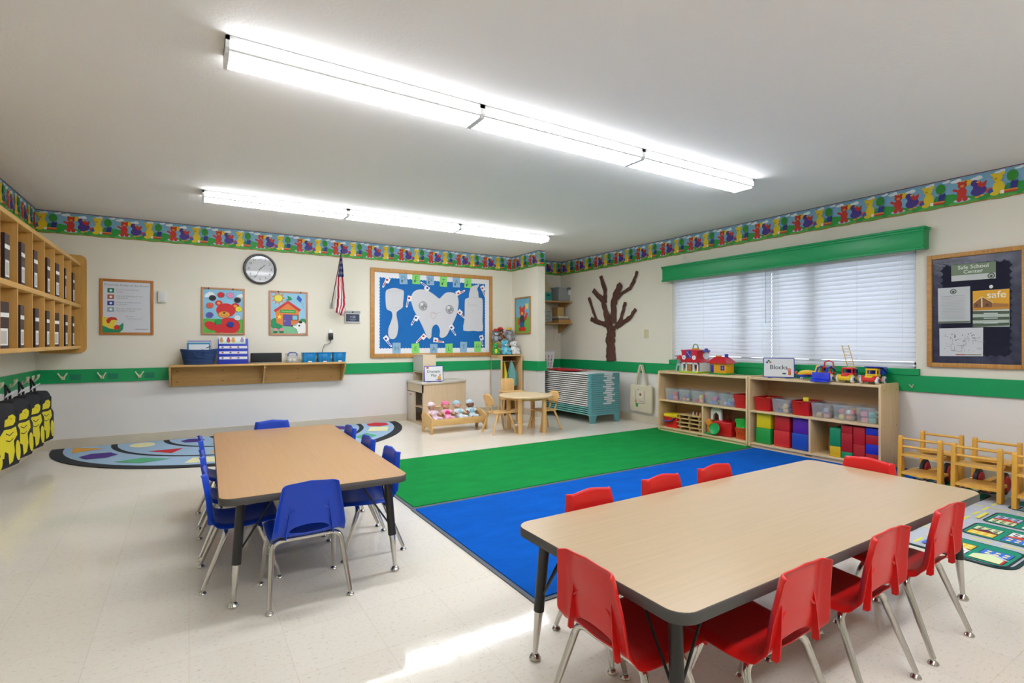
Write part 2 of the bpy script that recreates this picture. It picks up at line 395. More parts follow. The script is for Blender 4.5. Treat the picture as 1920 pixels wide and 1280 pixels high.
def blind(y0, y1, label, wand):
    zt, zb = WZ1 - .02, WZ0 + .015
    b = thing('window_blind', label, 'blind', (XR + .045, (y0 + y1) / 2, zb), 0, 'white slatted blinds in the window')
    n = 23; pitch = (zt - zb - .05) / n; hw = (y1 - y0) / 2 - .0015
    bm = BM(); prof = []
    K = 5; a = R(62)
    for k in range(K):
        u = (k / (K - 1) - .5) * .05; c = .0035 * (1 - (2 * u / .05) ** 2)
        # room edge lower
        prof.append((-u * math.cos(a) * -1 * -1 - c * math.sin(a), u * math.sin(a) * -1 * -1 + -c * math.cos(a) * 0))
    # tilted arc: room-side edge (negative x) is low
    prof = [(u * math.cos(a) - cc * math.sin(a), u * math.sin(a) + cc * math.cos(a)) for u, cc in [((k / (K - 1) - .5) * .05, .003 * (1 - (2 * (k / (K - 1) - .5)) ** 2)) for k in range(K)]]
    back = [(x + .0022 * math.sin(a), z - .0022 * math.cos(a)) for x, z in prof]
    prism(bm, [(x, z) for x, z in prof + back[::-1]], -hw, hw, 'Y'); me = finish(bm, 'slat', SLAT, 40)
    for i in range(n):
        s = obj('slat', me, None, b); s.location = (0, 0, .045 + pitch * (i + .5)); s.rotation_euler = (0, random.uniform(-.02, .02), 0)
    bm = BM(); box(bm, -.025, .012, -hw, hw, 0, .016, bev=.003); obj('bottom_rail', bm, SLAT, b)
    bm = BM(); box(bm, -.03, .03, -hw, hw, zt - zb - .045, zt - zb, bev=.002); obj('headrail', bm, WHITE, b)
    for f in (-.86, -.3, .3, .86):
        bm = BM(); cyl(bm, (-.030, hw * f, .01), (-.030, hw * f, zt - zb - .03), .0014, n=6); obj('ladder_cord', bm, CORD, b)
    if wand:
        bm = BM(); cyl(bm, (-.045, hw * wand, .42), (-.045, hw * wand, zt - zb - .03), .004, n=8); obj('tilt_wand', bm, mat('E8EEF2', .2, trans=.6), b)
    return b
blind(3.281, WY1 - .012, 'white slatted blind on the window half above the toy barn', -.93)
blind(WY0 + .012, 3.279, 'white slatted blind on the window half above the toy trucks', 0)
# green valance box above the blinds
vx = XR - .12
v = thing('window_valance', 'long green wooden valance box above the window blinds', 'valance', (XR, 3.265, 1.885))
bm = BM(); box(bm, -.115, -.095, -1.405, 1.405, 0, .17, bev=.002); obj('front_board', bm, GREEN_PAINT, v)
for s in (-1, 1):
    bm = BM(); box(bm, -.095, -.004, min(s * 1.405, s * 1.385), max(s * 1.405, s * 1.385), 0, .17, bev=.002); obj('end_board', bm, GREEN_PAINT, v)
bm = BM(); box(bm, -.128, -.004, -1.42, 1.42, .165, .185, bev=.006); box(bm, -.121, -.004, -1.412, 1.412, .145, .167, bev=.006); obj('crown_moulding', bm, GREEN_PAINT, v)
bm = BM(); box(bm, -.123, -.095, -1.413, 1.413, -.008, .010, bev=.004); obj('bottom_bead', bm, GREEN_PAINT, v)

# ceiling fluorescent fixtures
LENS = mat('F3F6FC', .4, emit=LAMP_POWER * .90, name='lit_lens'); LENS_S = mat('F4F7FD', .4, emit=LAMP_POWER * .80, name='lit_lens_side')
CAP = mat('E9EBEA', .4)
def light_fix(x0, x1, y0, row, k):
    L = x1 - x0; W = .185; hh = .068
    t = thing('ceiling_light', '%s fluorescent light fixture in the ceiling row %s' % (k, row), 'light', ((x0 + x1) / 2, y0 + W / 2, H - .001), 0, 'fluorescent wraparound ceiling fixtures')
    bm = BM(); box(bm, -L / 2, L / 2, -W / 2 - .004, W / 2 + .004, -.020, 0); obj('housing', bm, CAP, t, smooth=0)
    prof = [(-W / 2, -.022), (-W / 2 - .001, -.05), (-W / 2 + .012, -hh), (-.012, -hh), (0, -hh + .008), (.012, -hh), (W / 2 - .012, -hh), (W / 2 + .001, -.05), (W / 2, -.022)]
    bm = BM(); prism(bm, prof, -L / 2 + .016, L / 2 - .016, 'X')
    bm.normal_update()
    for f in bm.faces:
        if abs(f.normal.y) > .8: f.material_index = 1
    obj('lens', bm, [LENS, LENS_S], t, smooth=25)
    for s in (-1, 1):
        bm = BM(); tube(bm, [(-L / 2 + .01, s * (W / 2 - .003), -hh + .010), (L / 2 - .01, s * (W / 2 - .003), -hh + .010)], .0065, 8); obj('edge_rib', bm, CAP, t)
    for s in (-1, 1):
        bm = BM(); pr = [(-W / 2 - .004, 0), (-W / 2 - .004, -.052), (-W / 2 + .010, -hh - .004), (W / 2 - .010, -hh - .004), (W / 2 + .004, -.052), (W / 2 + .004, 0)]
        prism(bm, pr, min(s * (L / 2 - .016), s * L / 2), max(s * (L / 2 - .016), s * L / 2), 'X'); obj('end_cap', bm, CAP, t, smooth=0)
    bm = BM(); box(bm, -L / 2 + .016, L / 2 - .016, -.004, .004, -hh - .001, -hh + .008); obj('centre_rib', bm, mat('C6CCD0', .4), t, smooth=0)
for row, y0, xs, nm in ((1, 2.572, (.135, 1.405, 2.675, 3.945), 'over the tables'), (2, 5.30, (.10, 1.36, 2.61, 3.86), 'near the clock wall'), (3, -.16, (.135, 1.405, 2.675, 3.945), 'behind the tables')):
    for i, k in enumerate(('left-hand wall end', 'middle', 'window end')):
        light_fix(xs[i], xs[i + 1], y0, nm, k)
# ================================================================ RUGS
def rug(name, label, x0, x1, y0, y1, hx, dark, z=0.0):
    t = thing(name, label, 'rug', ((x0 + x1) / 2, (y0 + y1) / 2, z)); a, b = (x1 - x0) / 2, (y1 - y0) / 2
    bm = BM(); prism(bm, rrect(-a, a, -b, b, .01, 2), 0, .006); obj('rubber_border', bm, mat('5A6068', .7), t, smooth=0)
    bm = BM(); prism(bm, rrect(-a + .022, a - .022, -b + .022, b - .022, .01, 2), .004, .011)
    obj('pile', bm, mat(hx, .95, spec=.12, var=.12, vscale=3.5, bump=.5, bscale=420, stretch=(1, 2.5, 1)), t, smooth=0)
    return t
rug('floor_rug', 'large plain green rug with dark rubber edge', 1.24, 5.285, 3.243, 4.66, '128A40', 0)
rug('floor_rug', 'large plain blue rug with dark rubber edge', 1.235, 5.285, 1.80, 3.240, '0058B8', 0)
# half-round shape rug against the clock wall
def arc_rug():
    cx, R0 = .62, 1.80; ry = 1.70
    t = thing('shape_rug', 'half-round light blue rug with coloured shapes in dark arcs', 'rug', (cx, YB - .03, 0))
    def half(r, n=40): return [(r * math.cos(math.pi + math.pi * k / n), r * ry / R0 * math.sin(math.pi + math.pi * k / n)) for k in range(n + 1)]
    bm = BM(); prism(bm, half(R0), 0, .007); obj('rug_base', bm, mat('23262E', .9), t, smooth=0)
    a = Art(.0003, .92); a.poly('9DBBD6', half(R0 - .10))
    for r in (1.32, .86): a.poly('23262E', half(r)); a.poly('9DBBD6', half(r - .055))
    a.poly('23262E', half(.42)); a.poly('1F66B4', half(.375))
    cols = ['E2A23C', '4B2F88', '56AD80', 'E6E3B4', 'C8202E']
    def shp(kind, c, ang, r, s):
        x, y = r * math.cos(R(ang)), r * ry / R0 * math.sin(R(ang))
        if kind == 'tri': p = [(-s, -s * .7), (s, -s * .7), (.3 * s, s * .8)]
        elif kind == 'hex': p = [(s * math.cos(R(60 * k)), s * .9 * math.sin(R(60 * k))) for k in range(6)]
        elif kind == 'dia': p = [(-s * 1.2, -s * .6), (s * .5, -s * .6), (s * 1.2, s * .6), (-s * .5, s * .6)]
        elif kind == 'sq': p = [(-s, -s * .7), (s, -s * .7), (s, s * .7), (-s, s * .7)]
        else: p = [(s * math.cos(R(20 * k)), s * .75 * math.sin(R(20 * k))) for k in range(18)]
        a.layer -= 1; ca, sa = math.cos(R(ang + 90)), math.sin(R(ang + 90))
        a.poly(c, [(x + px_ * ca - py_ * sa, y + px_ * sa + py_ * ca) for px_, py_ in p])
    a.layer += 2
    kinds = ['tri', 'hex', 'dia', 'sq', 'oval', 'tri', 'dia', 'sq', 'hex']; cc = [0, 1, 2, 3, 4, 0, 2, 3, 4]
    for i, an in enumerate((187, 206, 229, 252, 274, 295, 318, 338, 353)): shp(kinds[i], cols[cc[i]], an, 1.51, .165)
    for i, an in enumerate((192, 222, 255, 288, 318, 348)): shp(['oval', 'tri', 'sq', 'hex', 'sq', 'dia'][i], cols[[3, 4, 0, 2, 0, 1][i]], an, 1.06, .15)
    for i, an in enumerate((200, 245, 295, 340)): shp(['hex', 'dia', 'oval', 'tri'][i], cols[[1, 2, 4, 3][i]], an, .62, .13)
    a.build('pattern', T(0, 0, .0075), t)
arc_rug()
def city_rug():
    x0, x1, y0, y1 = 3.33, 5.27, .84, 1.785
    t = thing('road_map_rug', 'play rug printed with grey roads, green blocks and buildings', 'rug', (x0, y0, 0)); W, D = x1 - x0, y1 - y0
    bm = BM(); prism(bm, rrect(0, W, 0, D, .10, 6), 0, .006); obj('rug_base', bm, mat('1B3A3A', .9), t, smooth=0)
    a = Art(.0003, .92); a.poly('B9BEC8', rrect(.016, W - .016, .016, D - .016, .09, 6))
    G, K = '0F8F74', '2A3038'
    rnd = random.Random(11)
    def blk(P):
        cx = sum(p[0] for p in P) / len(P); cy = sum(p[1] for p in P) / len(P)
        a.poly(K, [(cx + (x - cx) * 1.03 + (.006 if x > cx else -.006), cy + (y - cy) * 1.03 + (.006 if y > cy else -.006)) for x, y in P]); a.poly(G, P)
    def house(x, y, w, h, c, roof, win):
        a.rect(K, x - .004, y - .004, x + w + .004, y + h + .004); a.rect(c, x, y, x + w, y + h)
        if roof: a.poly(roof, [(x + w, y - .01), (x + w + .06, y + h / 2), (x + w, y + h + .01)])
        n = 3
        for i in range(n):
            for j in range(2): a.layer = L0 + 3; a.rect(win, x + w * (.15 + .42 * j), y + h * (.1 + .3 * i), x + w * (.38 + .42 * j), y + h * (.26 + .3 * i))
        a.layer = L0 + 6
    a.layer = 3
    for k in range(7): a.rect('E8E25C', .385, .05 + .13 * k, .40, .05 + .13 * k + .09); a.layer = 3
    for k in range(11): a.rect('E8E25C', .05 + k * .17, .405, .05 + k * .17 + .11, .42); a.layer = 3
    for k in range(7): a.rect('E8E25C', 1.16, .05 + .13 * k, 1.175, .05 + .13 * k + .09); a.layer = 3
    a.layer = 5
    for bx, bw in ((.03, .30), (.46, .28), (.80, .29), (1.25, .28), (1.58, .30)):
        for by, bh in ((.035, .30), (.50, .40)):
            r_ = .05; blk(rrect(bx, bx + bw, by, by + bh, .045, 4)); a.layer = 5
    L0 = a.layer = 9
    cols = ['D53B2A', '3D76D6', 'EDEFEF', 'E8C43A', 'DDE8B6', 'B8C4E0', 'D8502A', 'F0EEEA', '7A2A3A']
    k = 0
    for bx, bw in ((.03, .30), (.46, .28), (.80, .29), (1.25, .28), (1.58, .30)):
        for by, bh in ((.035, .30), (.50, .40)):
            nr = 2 if bh < .35 else 3
            for j in range(nr):
                w = rnd.uniform(.07, .10); h = bh / nr - .035; x = bx + .02; 
                while x + w + .04 < bx + bw:
                    c = cols[k % len(cols)]; k += 1; a.layer = L0; house(x, by + .018 + j * bh / nr, w, h, c, cols[(k + 4) % len(cols)] if k % 2 else None, K if c in ('EDEFEF', 'F0EEEA', 'B8C4E0', 'DDE8B6') else 'F2E6A0'); x += w + (.08 if k % 2 == 0 else .03)
    a.layer = L0 + 8; a.poly('DDE8B6', [(.05, .06), (.12, .06), (.17, .12), (.12, .18), (.05, .18)]); a.line('2A3038', [(.50, .54), (.70, .66)], .007); a.line('2A3038', [(.50, .66), (.70, .54)], .007); a.line('2A3038', [(.62, .52), (.62, .68)], .007)
    a.rect('3D76D6', .06, .36, .30, .385); a.rect('E8E25C', .82, .36, 1.0, .38)
    a.build('pattern', T(0, 0, .0065), t)
city_rug()

# ================================================================ CHAIRS AND WORK TABLES
def shell_bm():
    # profile (y, z) of the seat-to-back centre line and half width
    prof = [(.163, .258, .148), (.170, .270, .150), (.160, .281, .151), (.11, .278, .153), (.05, .272, .154), (-.01, .269, .154), (-.055, .270, .153), (-.078, .274, .152), (-.094, .281, .151),
            (-.102, .290, .150), (-.105, .302, .149), (-.108, .315, .148), (-.111, .330, .146), (-.113, .35, .143), (-.115, .372, .140), (-.117, .40, .135), (-.122, .43, .129), (-.127, .46, .123), (-.131, .488, .118), (-.1335, .504, .114), (-.141, .509, .112)]
    M = 16; bm = BM(); grid = []
    for i, (y, z, hw) in enumerate(prof):
        row = []; back = i >= 9
        for j in range(M + 1):
            u = 2 * j / M - 1; au = abs(u)
            x = hw * u; yy, zz = y, z
            if back:
                f = min(1, (i - 8) / 3)
                yy += .014 * (u * u) * f - .010 * f            # gentle wrap
                if au > .86: yy -= .030 * (au - .86) / .14 * f      # flange turned back
                if i >= 18: zz += .012 * (1 - au) 
            else:
                zz += .010 * u * u
                if au > .86: zz -= .016 * (au - .86) / .14
                if i >= 6 and au > .86: yy -= .01 * (i - 5) / 4 * (au - .86) / .14
            row.append(bm.verts.new((x, yy, zz)))
        grid.append(row)
    NR = set()
    hole = {(i, j) for i in (9, 10, 11) for j in range(4, 12)}
    zc, yc_ = .303, 0
    for i in range(9, 13):
        for j in range(4, 13):
            if i in (9, 12) or j in (4, 12):
                v = grid[i][j]; u = (j - 8) / 4.0; w = (i - 10.5) / 1.5; m_ = max(abs(u), abs(w)); an = math.atan2(w, u)
                cu, cw = math.cos(an), math.sin(an); e = (abs(cu) ** 1.7 + abs(cw) ** 1.7) ** (-1 / 1.7)
                v.co.x = .088 * cu * e; v.co.z = zc + (.027 if cw > 0 else .014) * cw * e
    _unused = {(9, 4), (9, 5), (9, 6), (9, 7), (9, 8), (9, 9), (9, 10), (9, 11), (10, 4), (10, 5), (10, 6), (10, 7), (10, 8), (10, 9), (10, 10), (10, 11), (11, 6), (11, 7), (11, 8), (11, 9)}
    for i in range(len(prof) - 1):
        for j in range(M):
            if (i, j) in hole: continue
            bm.faces.new([grid[i][j], grid[i][j + 1], grid[i + 1][j + 1], grid[i + 1][j]])
    return bm
SHELL = baked(shell_bm(), [('SOLIDIFY', dict(thickness=.006, offset=0)), ('SUBSURF', dict(levels=2, render_levels=2))])
def glide(bm, x, y):
    lathe(bm, [(0, 0), (.015, 0), (.0165, .004), (.013, .010), (.007, .014), (.0065, .022), (0, .022)], (x, y, 0), 14)
def make_chair(label, hx, group):
    t = thing('school_chair', label, 'chair', (0, 0, 0), 0, group)
    pm = mat(hx, .33, spec=.45, bump=.06, bscale=500)
    me = SHELL.copy(); me.name = 'shell'; me.materials.clear(); me.materials.append(pm); me.shade_smooth(); obj('shell', me, None, t)
    for s in (-1, 1):
        bm = BM(); prism(bm, [(-.134, .284), (-.126, .276), (-.112, .276), (-.113, .30), (-.125, .445), (-.127, .452), (-.133, .36)], -.0022, .0022, 'X', mtx=T(s * .098, 0, .27) @ RY(R(s * -8)) @ T(0, 0, -.27)); obj('back_rib', bm, pm, t)
        bm = BM(); tube(bm, [(s * .078, -.126, .385), (s * .062, -.126, .398), (s * .046, -.125, .41)], [.0045, .004, .001], 6); obj('brace_rib', bm, pm, t)
    for sy, y0, yb in ((-1, -.155, -.062), (1, .155, .075)):
        bm = BM(); pts = []
        def bend(s): 
            # foot -> shoulder -> bar
            f = Vector((s * .162, y0, .02)); sh = Vector((s * .143, yb + (y0 - yb) * .10, .225)); c = Vector((s * .138, yb, .256)); e = Vector((s * .10, yb, .2585))
            out = [f, f.lerp(sh, .5), sh]
            for k in range(1, 7): q = k / 7; out.append(sh * (1 - q) ** 2 + c * 2 * q * (1 - q) + e * q * q)
            return out + [e]
        pts = bend(-1) + bend(1)[::-1]
        rr = [.0085, .0105] + [.0115] * (len(pts) - 4) + [.0105, .0085]
        tube(bm, pts, rr, 12); o = obj('leg_frame', bm, CHROME, t)
        for s in (-1, 1):
            bm = BM(); glide(bm, s * .162, y0); obj('glide', bm, CHROME, o)
            bm = BM(); cyl(bm, (s * .10, yb, .262), (s * .10, yb, .272), .012, n=10); obj('bolt', bm, BLACK, o)
    return t
BLUE_G, RED_G = 'blue school chairs around the blue table', 'red school chairs around the red-chair table'
cb = make_chair('blue plastic school chair at the table end farthest from the clock wall', '1245C6', BLUE_G)
cb.location = (.4375, 2.455, 0)
LB = 'blue school chair on the backpack side of its table, %s'
RBL = 'blue school chair on the green-rug side of its table, %s'
pos3 = ('farthest from clock wall', 'middle of three', 'nearest clock wall')
for y, lb in zip((2.805, 3.225, 3.735), pos3): dup(cb, (.205, y, 0), R(-90), LB % lb)
for y, x, lb in zip((2.812, 3.225, 3.69), (.812, .805, .815), pos3): dup(cb, (x, y, 0), R(90), RBL % lb)
dup(cb, (.53, 4.105, 0), R(180), 'blue plastic school chair at the table end nearest the clock wall')
cr = make_chair('red plastic school chair at the table end nearer the blue table', 'D41C1A', RED_G)
cr.location = (1.062, 1.09, 0); cr.rotation_euler = (0, 0, R(-90))
for x, lb in zip((1.385, 1.868, 2.328), ('nearest blue table', 'middle of three', 'nearest road-map rug')):
    dup(cr, (x, .902, 0), 0, 'red school chair on the side away from the blue rug, ' + lb)
for x, lb in zip((1.362, 1.775, 2.14), ('nearest blue table', 'middle of three', 'nearest toy shelves')):
    dup(cr, (x, 1.45, 0), R(180), 'red school chair on the blue-rug side of its table, ' + lb)
dup(cr, (2.765, 1.275, 0), R(90), 'red plastic school chair at the table end nearer the wooden push carts')

def work_table(label, cx, cy, L, W, rot, hx):
    """L along local Y"""
    t = thing('activity_table', label, 'table', (cx, cy, 0), rot, 'adjustable activity tables'); z = .465; a, b = W / 2, L / 2
    lam = mat(hx, .30, var=.055, vscale=2.4, stretch=(30, 1.0, 1), spec=.5, name='laminate'); edge = mat('4A4744', .5)
    bm = BM(); prism(bm, rrect(-a + .003, a - .003, -b + .003, b - .003, .055, 7), z - .028, z); obj('tabletop', bm, lam, t, smooth=30)
    bm = BM(); n = 7
    o_, i_ = rrect(-a, a, -b, b, .058, n), rrect(-a + .004, a - .004, -b + .004, b - .004, .054, n)
    rings = [[bm.verts.new((x, y, zz)) for x, y in q] for q, zz in ((i_, z - .0005), (o_, z - .003), (o_, z - .030), (i_, z - .032))]
    for A, B in zip(rings, rings[1:]):
        for k in range(len(A)): bm.faces.new([A[k], A[(k + 1) % len(A)], B[(k + 1) % len(A)], B[k]])
    bm.faces.new(rings[-1]); obj('edge_band', bm, edge, t, smooth=60)
    dk = mat('23211F', .38)
    for sx in (-1, 1):
        for sy in (-1, 1):
            top = Vector((sx * (a - .085), sy * (b - .075), z - .03)); ft = Vector((sx * (a - .055), sy * (b - .052), .012)); m = top.lerp(ft, .62)
            bm = BM(); cyl(bm, top, m, .0185, n=14); cyl(bm, top, top - Vector((0, 0, .004)), .045, n=14); lg = obj('leg', bm, dk, t)
            bm = BM(); m2 = top.lerp(ft, .93); tube(bm, [m, m2, ft], [.0155, .0095, .0085], 12); obj('leg_insert', bm, CHROME, lg)
            bm = BM(); lathe(bm, [(0, 0), (.019, 0), (.021, .006), (.016, .016), (.008, .024), (0, .026)], (ft.x, ft.y, 0), 14); obj('glide', bm, CHROME, lg)
            for dx, dy in ((-sx * .13, 0), (0, -sy * .13)):
                q = top.lerp(ft, .50); e = Vector((top.x + dx, top.y + dy, z - .032)); bm = BM()
                k = q.lerp(e, .12) - Vector((0, 0, .012)); tube(bm, [q, k, e], .0042, 8); obj('brace', bm, BLACK, lg)
    return t
work_table('long wood-laminate table with blue chairs around it', .522, 3.287, 1.80, .80, R(-1.4), 'BE915A')
work_table('long wood-laminate table with red chairs around it', 1.921, 1.18, 1.90, .735, R(-90), 'B8A07E')
# ================================================================ WALL-HUNG THINGS
# ---- cubby shelf with binders on the left wall
def cubby():
    X0 = XL + .36; zt, zm, zb = 1.92, 1.490, 1.062
    t = thing('wall_cubby', 'wooden two-row wall cubby unit holding dark binders', 'shelf', (XL, 5.45, zb - .03))
    O = Vector((XL, 5.45, zb - .03)); L0, L1 = 3.50 - O.y, 6.955 - O.y; z0 = O.z
    W = mat('D6A75A', .42, var=.10, vscale=3, stretch=(10, 1, 10), name='cubby_wood'); W2 = mat('CF9D4E', .45, var=.10, vscale=3, stretch=(10, 10, 1))
    for nm, z, th in (('shelf_board', zt, .032), ('shelf_board', zm, .036), ('shelf_board', zb, .030)):
        bm = BM(); box(bm, .0, .36, L0, L1, z - th - z0 + .0, z - z0, bev=.003); obj(nm, bm, W, t)
    bm = BM(); box(bm, .002, .012, L0, L1, zb - z0, zt - z0); obj('back_panel', bm, W2, t, smooth=0)
    ys = [3.52, 3.88, 4.25, 4.63, 5.01, 5.38, 5.74, 6.11, 6.46]
    me = None
    for (a, b) in ((zb, zm - .036), (zm, zt - .032)):
        bm = BM(); box(bm, .012, .355, -.009, .009, a - z0, b - z0, bev=.002); me = finish(bm, 'divider', W2)
        for y in ys: d = obj('divider', me, None, t); d.location = (0, y - O.y, 0)
    bm = BM(); prism(bm, rrect(.002, .405, .985 - z0, 2.005 - z0, .06, 6), L1, L1 + .02, 'Y'); obj('end_panel', bm, W2, t)
    sc = mat('B98C4C', .5)
    # binders: one per pigeonhole
    BR = mat('38231F', .5, var=.05); PG = mat('E9E6DE', .7); LBL = mat('ECECE8', .6)
    k = 0
    for row, z in (('upper', zm), ('lower', zb)):
        for i, y in enumerate(ys[1:] ):
            hgt = .29; th = .10 + .012 * ((i * 7 + (row == 'upper') * 3) % 3) / 2
            yy = y + .085 + th / 2 + .02 * ((i * 5 + (row == 'lower') * 2) % 3)
            if row == 'upper' and i in (6,): th = .05
            b = thing('ring_binder', 'dark brown binder in the %s cubby row, %s from the clock wall' % (row, ('eighth', 'seventh', 'sixth', 'fifth', 'fourth', 'third', 'second', 'first')[i]), 'binder', (XL + .212, yy, z), R((i * 37 % 5) - 2 - (14 if row == 'lower' and i in (1, 5) else 0)), 'binders in the %s cubby row' % row)
            bm = BM(); box(bm, -.11, .135, -th / 2, -th / 2 + .003, .001, hgt); box(bm, -.11, .135, th / 2 - .003, th / 2, .001, hgt); box(bm, .132, .136, -th / 2, th / 2, .001, hgt, bev=.001); obj('cover', bm, BR, b, smooth=0)
            bm = BM(); box(bm, -.105, .13, -th / 2 + .006, th / 2 - .006, .006, hgt - .004); obj('pages', bm, PG, b, smooth=0)
            bm = BM(); box(bm, .1362, .1368, -th / 2 + .001, th / 2 - .001, .195, .222); obj('spine_label', bm, LBL, b, smooth=0)
            bm = BM(); box(bm, .1362, .1368, -th / 2 + .012, th / 2 - .014, .02, .125); lb_ = obj('card_pocket', bm, LBL, b, smooth=0)
            bm = BM(); box(bm, .1369, .1372, -th / 2 + .022, th / 2 - .024, .03, .11); obj('card', bm, mat('BDB9B0', .6), lb_, smooth=0)
cubby()
# ---- Y-shaped coat hooks on the rail
HOOK = mat('E0D4B8', .4)
def hook(loc, rz, label, group):
    t = thing('coat_hook', label, 'hook', loc, rz, group)
    bm = BM(); box(bm, -.016, .016, -.004, .0, -.03, .004, bev=.002); obj('plate', bm, HOOK, t)
    for s in (-1, 1):
        bm = BM(); tube(bm, [(s * .004, -.006, -.022), (s * .010, -.022, -.008), (s * .022, -.034, .014), (s * .034, -.036, .034)], [.008, .0075, .0065, .006], 8); ell(bm, (s * .034, -.036, .034), .0075, u=8, v=6); obj('prong', bm, HOOK, t)
    bm = BM(); cyl(bm, (0, -.005, -.014), (0, -.007, -.014), .005, n=8); obj('screw', bm, mat('B0443A', .4), t)
for x, l_ in ((-1.098, 'nearest the backpack wall'), (-.781, 'middle of the three beside the wall shelf'), (-.458, 'nearest the wooden wall shelf')):
    hook((x, YB - .0195, .742), 0, 'cream Y-shaped coat hook on green rail, ' + l_, 'empty hooks on the clock wall')
for y, lb in ((6.80, 'empty, closest to the corner'), (6.60, 'empty, second from the corner'), (6.40, 'holding the backpack nearest the corner'), (6.01, 'holding the second backpack'), (5.62, 'holding the third backpack'), (5.23, 'holding the fourth backpack')):
    hook((XL + .0195, y, .742), R(90), 'Y-shaped hook on backpack wall rail, ' + lb, 'hooks along the backpack wall')
# ---- backpacks
def backpack(y, label):
    t = thing('backpack', label, 'backpack', (XL + .068, y, .16), R(-11), 'black backpacks on the left wall hooks')
    FAB = mat('1D1E26', .8, var=.15, vscale=6, bump=.3, bscale=60)
    bm = BM(); prism(bm, [(-.16, .0), (.16, .0), (.172, .04), (.172, .36), (.15, .44), (.09, .485), (-.09, .485), (-.15, .44), (-.172, .36), (-.172, .04)], .0, .10, 'X', bev=.02); obj('bag_body', bm, FAB, t)
    bm = BM(); prism(bm, [(-.15, .012), (.15, .012), (.165, .05), (.165, .27), (.13, .31), (-.13, .31), (-.165, .27), (-.165, .05)], .09, .118, 'X', bev=.012); obj('front_pocket', bm, FAB, t)
    Yl = 'E2D21C'
    a = Art(.0006, .6); a.poly(Yl, [(-.03, .315), (-.02, .365), (.015, .372), (.03, .392), (.085, .398), (.125, .375), (.12, .335), (.09, .315)]); a.line('1D1E26', [(.05, .372), (.075, .36)], .005)
    a.build('upper_patch', FR((.1015, 0, 0), (0, 1, 0), (0, 0, 1)), t)
    a = Art(.0006, .6); a.poly(Yl, [(-.13, .15), (-.125, .26), (-.07, .30), (.02, .295), (.09, .305), (.11, .24), (.06, .20), (.075, .12), (.05, .05), (.0, .035), (-.015, .12), (-.06, .14), (-.07, .09), (-.11, .10)]); a.oval(Yl, .12, .12, .034, .08, rot=8); a.oval(Yl, -.125, .065, .032, .05, rot=-10)
    a.line('1D1E26', [(-.05, .27), (0, .25), (.05, .268)], .007); a.line('1D1E26', [(-.05, .22), (0, .205), (.05, .22)], .006)
    a.build('lower_patch', FR((.1195, 0, 0), (0, 1, 0), (0, 0, 1)), t)
    bm = BM(); tube(bm, [(.02, -.035, .47), (.02, -.03, .54), (.005, 0, .595), (.02, .03, .54), (.02, .035, .47)], .009, 8); obj('hang_loop', bm, FAB, t)
    for s in (-1, 1):
        bm = BM(); tube(bm, [(.03, s * .05, .475), (.07, s * .09, .46), (.095, s * .14, .42), (.085, s * .163, .3), (.06, s * .168, .18)], [.010, .014, .014, .012, .009], 8, flat=.5); obj('strap', bm, FAB, t)
    bm = BM(); box(bm, -.05, .05, -.0015, .0015, -.018, .018, T(.05, -.03, .53) @ RY(R(35)) @ RX(R(25)) @ RZ(R(90))); obj('name_tag', bm, WHITE, t, smooth=0)
for y, lb in zip((6.42, 6.03, 5.64, 5.25), ('hung nearest the clock wall corner', 'second from the clock wall corner', 'third from the clock wall corner', 'fourth from the clock wall corner')): backpack(y, 'black backpack with yellow printed patch, ' + lb)

# ---- wall posters
def sheet_frame(name, label, cat, x0, x1, z0, z1, fr_hex, fw, depth=.014, flip=False):
    t = thing(name, label, cat, ((x0 + x1) / 2, YB, z0)); a, h = (x1 - x0) / 2, z1 - z0
    m = mat(fr_hex, .5, var=.08, vscale=6)
    for nm, b in (('frame_side', (-a, -a + fw, 0, h)), ('frame_side', (a - fw, a, 0, h)), ('frame_rail', (-a + fw, a - fw, 0, fw)), ('frame_rail', (-a + fw, a - fw, h - fw, h))):
        bm = BM(); box(bm, b[0], b[1], -depth, -.0005, b[2], b[3], bev=.0015); obj(nm, bm, m, t)
    bm = BM(); box(bm, -a + fw * .6, a - fw * .6, -depth * .5, -.0005, fw * .6, h - fw * .6); obj('backing', bm, WHITE, t, smooth=0)
    return t, a, h, FR((-a, -depth * .5 - .0004, 0), (1, 0, 0), (0, 0, 1))
def crop(ox, oy, s, x0, z0):
    def q(cx, cy): p = pY(ox + cx / s, oy + cy / s); return (p.x - x0, p.z - z0)
    return q
def pts(q, L): return [q(*p) for p in L]
t, a_, h_, M = sheet_frame('rules_poster', 'white rules poster with fruit corner in an orange wood frame', 'poster', -.803, -.333, 1.177, 1.775, 'B8742C', .027)
q = crop(175, 510, 9.845, -.803, 1.177); A = Art(.0003)
A.rect('D3D6DC', .027, .027, .443, .571)
A.text('8A8E96', 'Primrose Rules of the Room', .235, .535, .034)
for i, (c1, txt) in enumerate((('1F7A5A', ('Be kind to yourself and', 'others')), ('B7624E', ('Use your listening ears and', 'walking feet')), ('33409A', ('Keep your hands and feet', 'to yourself')), ('8CA6B4', ('Use your inside voice and', 'take care of school')))):
    y = .475 - i * .068; A.rect(c1, .065, y - .024, .122, y + .024); A.oval('E9EDEE', .094, y, .012, .012)
    A.text('9A9EA6', txt[0], .14, y + .012, .021, 'LEFT'); A.text('9A9EA6', txt[1], .14, y - .012, .021, 'LEFT')
A.text('C58A92', 'Be proud', .225, .20, .017, 'LEFT'); A.text('A2A6AE', 'of everything you do', .225, .175, .017, 'LEFT')
A.rect('A2A6AE', .305, .06, .42, .068)
A.poly('1E8E62', pts(q, [(170, 985), (300, 1030), (400, 1060), (480, 990), (555, 935), (560, 990), (548, 1060), (490, 1112), (170, 1115)]))
